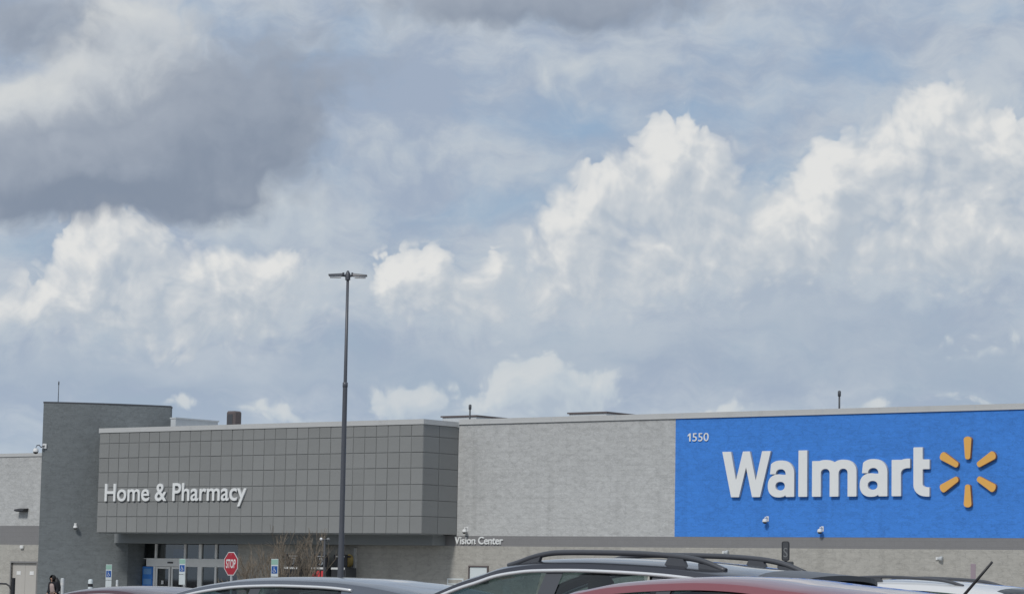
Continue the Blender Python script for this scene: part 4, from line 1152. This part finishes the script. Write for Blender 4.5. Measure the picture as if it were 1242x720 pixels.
be = [(0, 1), (1, 2), (2, 3), (3, 4), (4, 5), (2, 6), (6, 7), (7, 8), (8, 9), (2, 10), (10, 11), (11, 12), (12, 13), (0, 14), (14, 15), (15, 16), (16, 17), (0, 18), (18, 19), (19, 20), (20, 21)]
br = [.13, .12, .14, .055, .075, .075, .055, .042, .03, .032, .055, .042, .03, .032, .085, .06, .04, .035, .085, .06, .04, .035]
for hx, hi in ((-.22, 9), (.22, 13)):                       # five fingers on each hand, thumb at the side
    base = bp_[hi]
    for k, (dx_, L_) in enumerate(((-.028, .062), (-.010, .072), (.010, .068), (.027, .052))):
        a = len(bp_); bp_ += [base + Vector((dx_, -.03, -.045)), base + Vector((dx_, -.03 - .012, -.045 - L_ * .55)), base + Vector((dx_, -.022, -.045 - L_))]
        be += [(hi, a), (a, a + 1), (a + 1, a + 2)]; br += [.009, .008, .007]
    a = len(bp_); sgn_ = 1 if hx < 0 else -1
    bp_ += [base + Vector((sgn_ * .03, -.03, -.015)), base + Vector((sgn_ * .038, -.05, -.045))]; be += [(hi, a), (a, a + 1)]; br += [.011, .008]
bp_ = [p for p in bp_]
skinned('body', bp_, be, [r_ * S if r_ > .02 else r_ for r_ in br], MT['skin'], per)
MB().tube([v(0, -.185, 1.53), v(0, -.215, 1.50)], [.012, .016], 6).build('nose', MT['skin'], per)
for sx_ in (-1, 1):
    MB().lathe([(.001, -.012), (.012, 0), (.001, .012)], v(sx_ * .032, -.172, 1.545), 8).build('eye', MT['hair'], per)
MB().tube([v(-.025, -.172, 1.465), v(.025, -.172, 1.465)], .007, 6).build('mouth', MT['shirt'], per)
ci = [0, 1, 2, 6, 7, 8, 10, 11, 12]; m_ = {k: i for i, k in enumerate(ci)}
skinned('top', [bp_[0], bp_[1], bp_[2] + Vector((0, -.01, .03)), bp_[3] - Vector((0, 0, .03))], [(0, 1), (1, 2), (2, 3)], [.145, .14, .155, .07], MT['shirt'], per)
back = Vector((0, .055, 0))
skinned('coat', [bp_[0] + back + Vector((0, .03, -.20)), bp_[1] + back, bp_[2] + back, bp_[6], bp_[7], bp_[8] + Vector((0, .02, .03)), bp_[10], bp_[11], bp_[12] + Vector((0, .02, .03)), bp_[3] + Vector((0, .05, 0))],
        [(0, 1), (1, 2), (2, 3), (3, 4), (4, 5), (2, 6), (6, 7), (7, 8), (2, 9)], [(.17, .12), (.16, .12), (.165, .12), .085, .068, .055, .085, .068, .055, .085], MT['coat'], per, 1)
skinned('trousers', [bp_[0], bp_[14], bp_[15], bp_[16] + Vector((0, 0, .03)), bp_[18], bp_[19], bp_[20] + Vector((0, 0, .03))], [(0, 1), (1, 2), (2, 3), (0, 4), (4, 5), (5, 6)], [.135, .098, .075, .06, .098, .075, .06], MT['jeans'], per)
hood = MB()
n = 16
for i in range(9):                                          # hood and hair round the back and sides of the head
    ph = math.pi * i / 8
    for k in range(n + 1):
        th = R(-55) + R(290) * k / n
        hood.v.append(tuple(v(0, -.075, 1.525) + Vector((math.cos(th) * math.sin(ph) * .135, math.sin(th) * math.sin(ph) * .15, math.cos(ph) * .15)) * S))
for i in range(8):
    for k in range(n):
        a = i * (n + 1) + k; hood.f.append([a, a + 1, a + n + 2, a + n + 1]); hood.m.append(0); hood.sm.append(True)
hood.tube([tuple(v(.05, .02, 1.52)), tuple(v(.12, .06, 1.36)), tuple(v(.19, .08, 1.15)), tuple(v(.22, .08, 1.0))], [.09, .11, .10, .06], 10).build('hood', MT['hair'], per)
for sx_, p_ in ((-1, bp_[17]), (1, bp_[21])):
    MB().bev((p_.x - .05, p_.y - .06, 0.0), (p_.x + .05, p_.y + .16, .085), .02).build('shoe', MT['dark'], per)
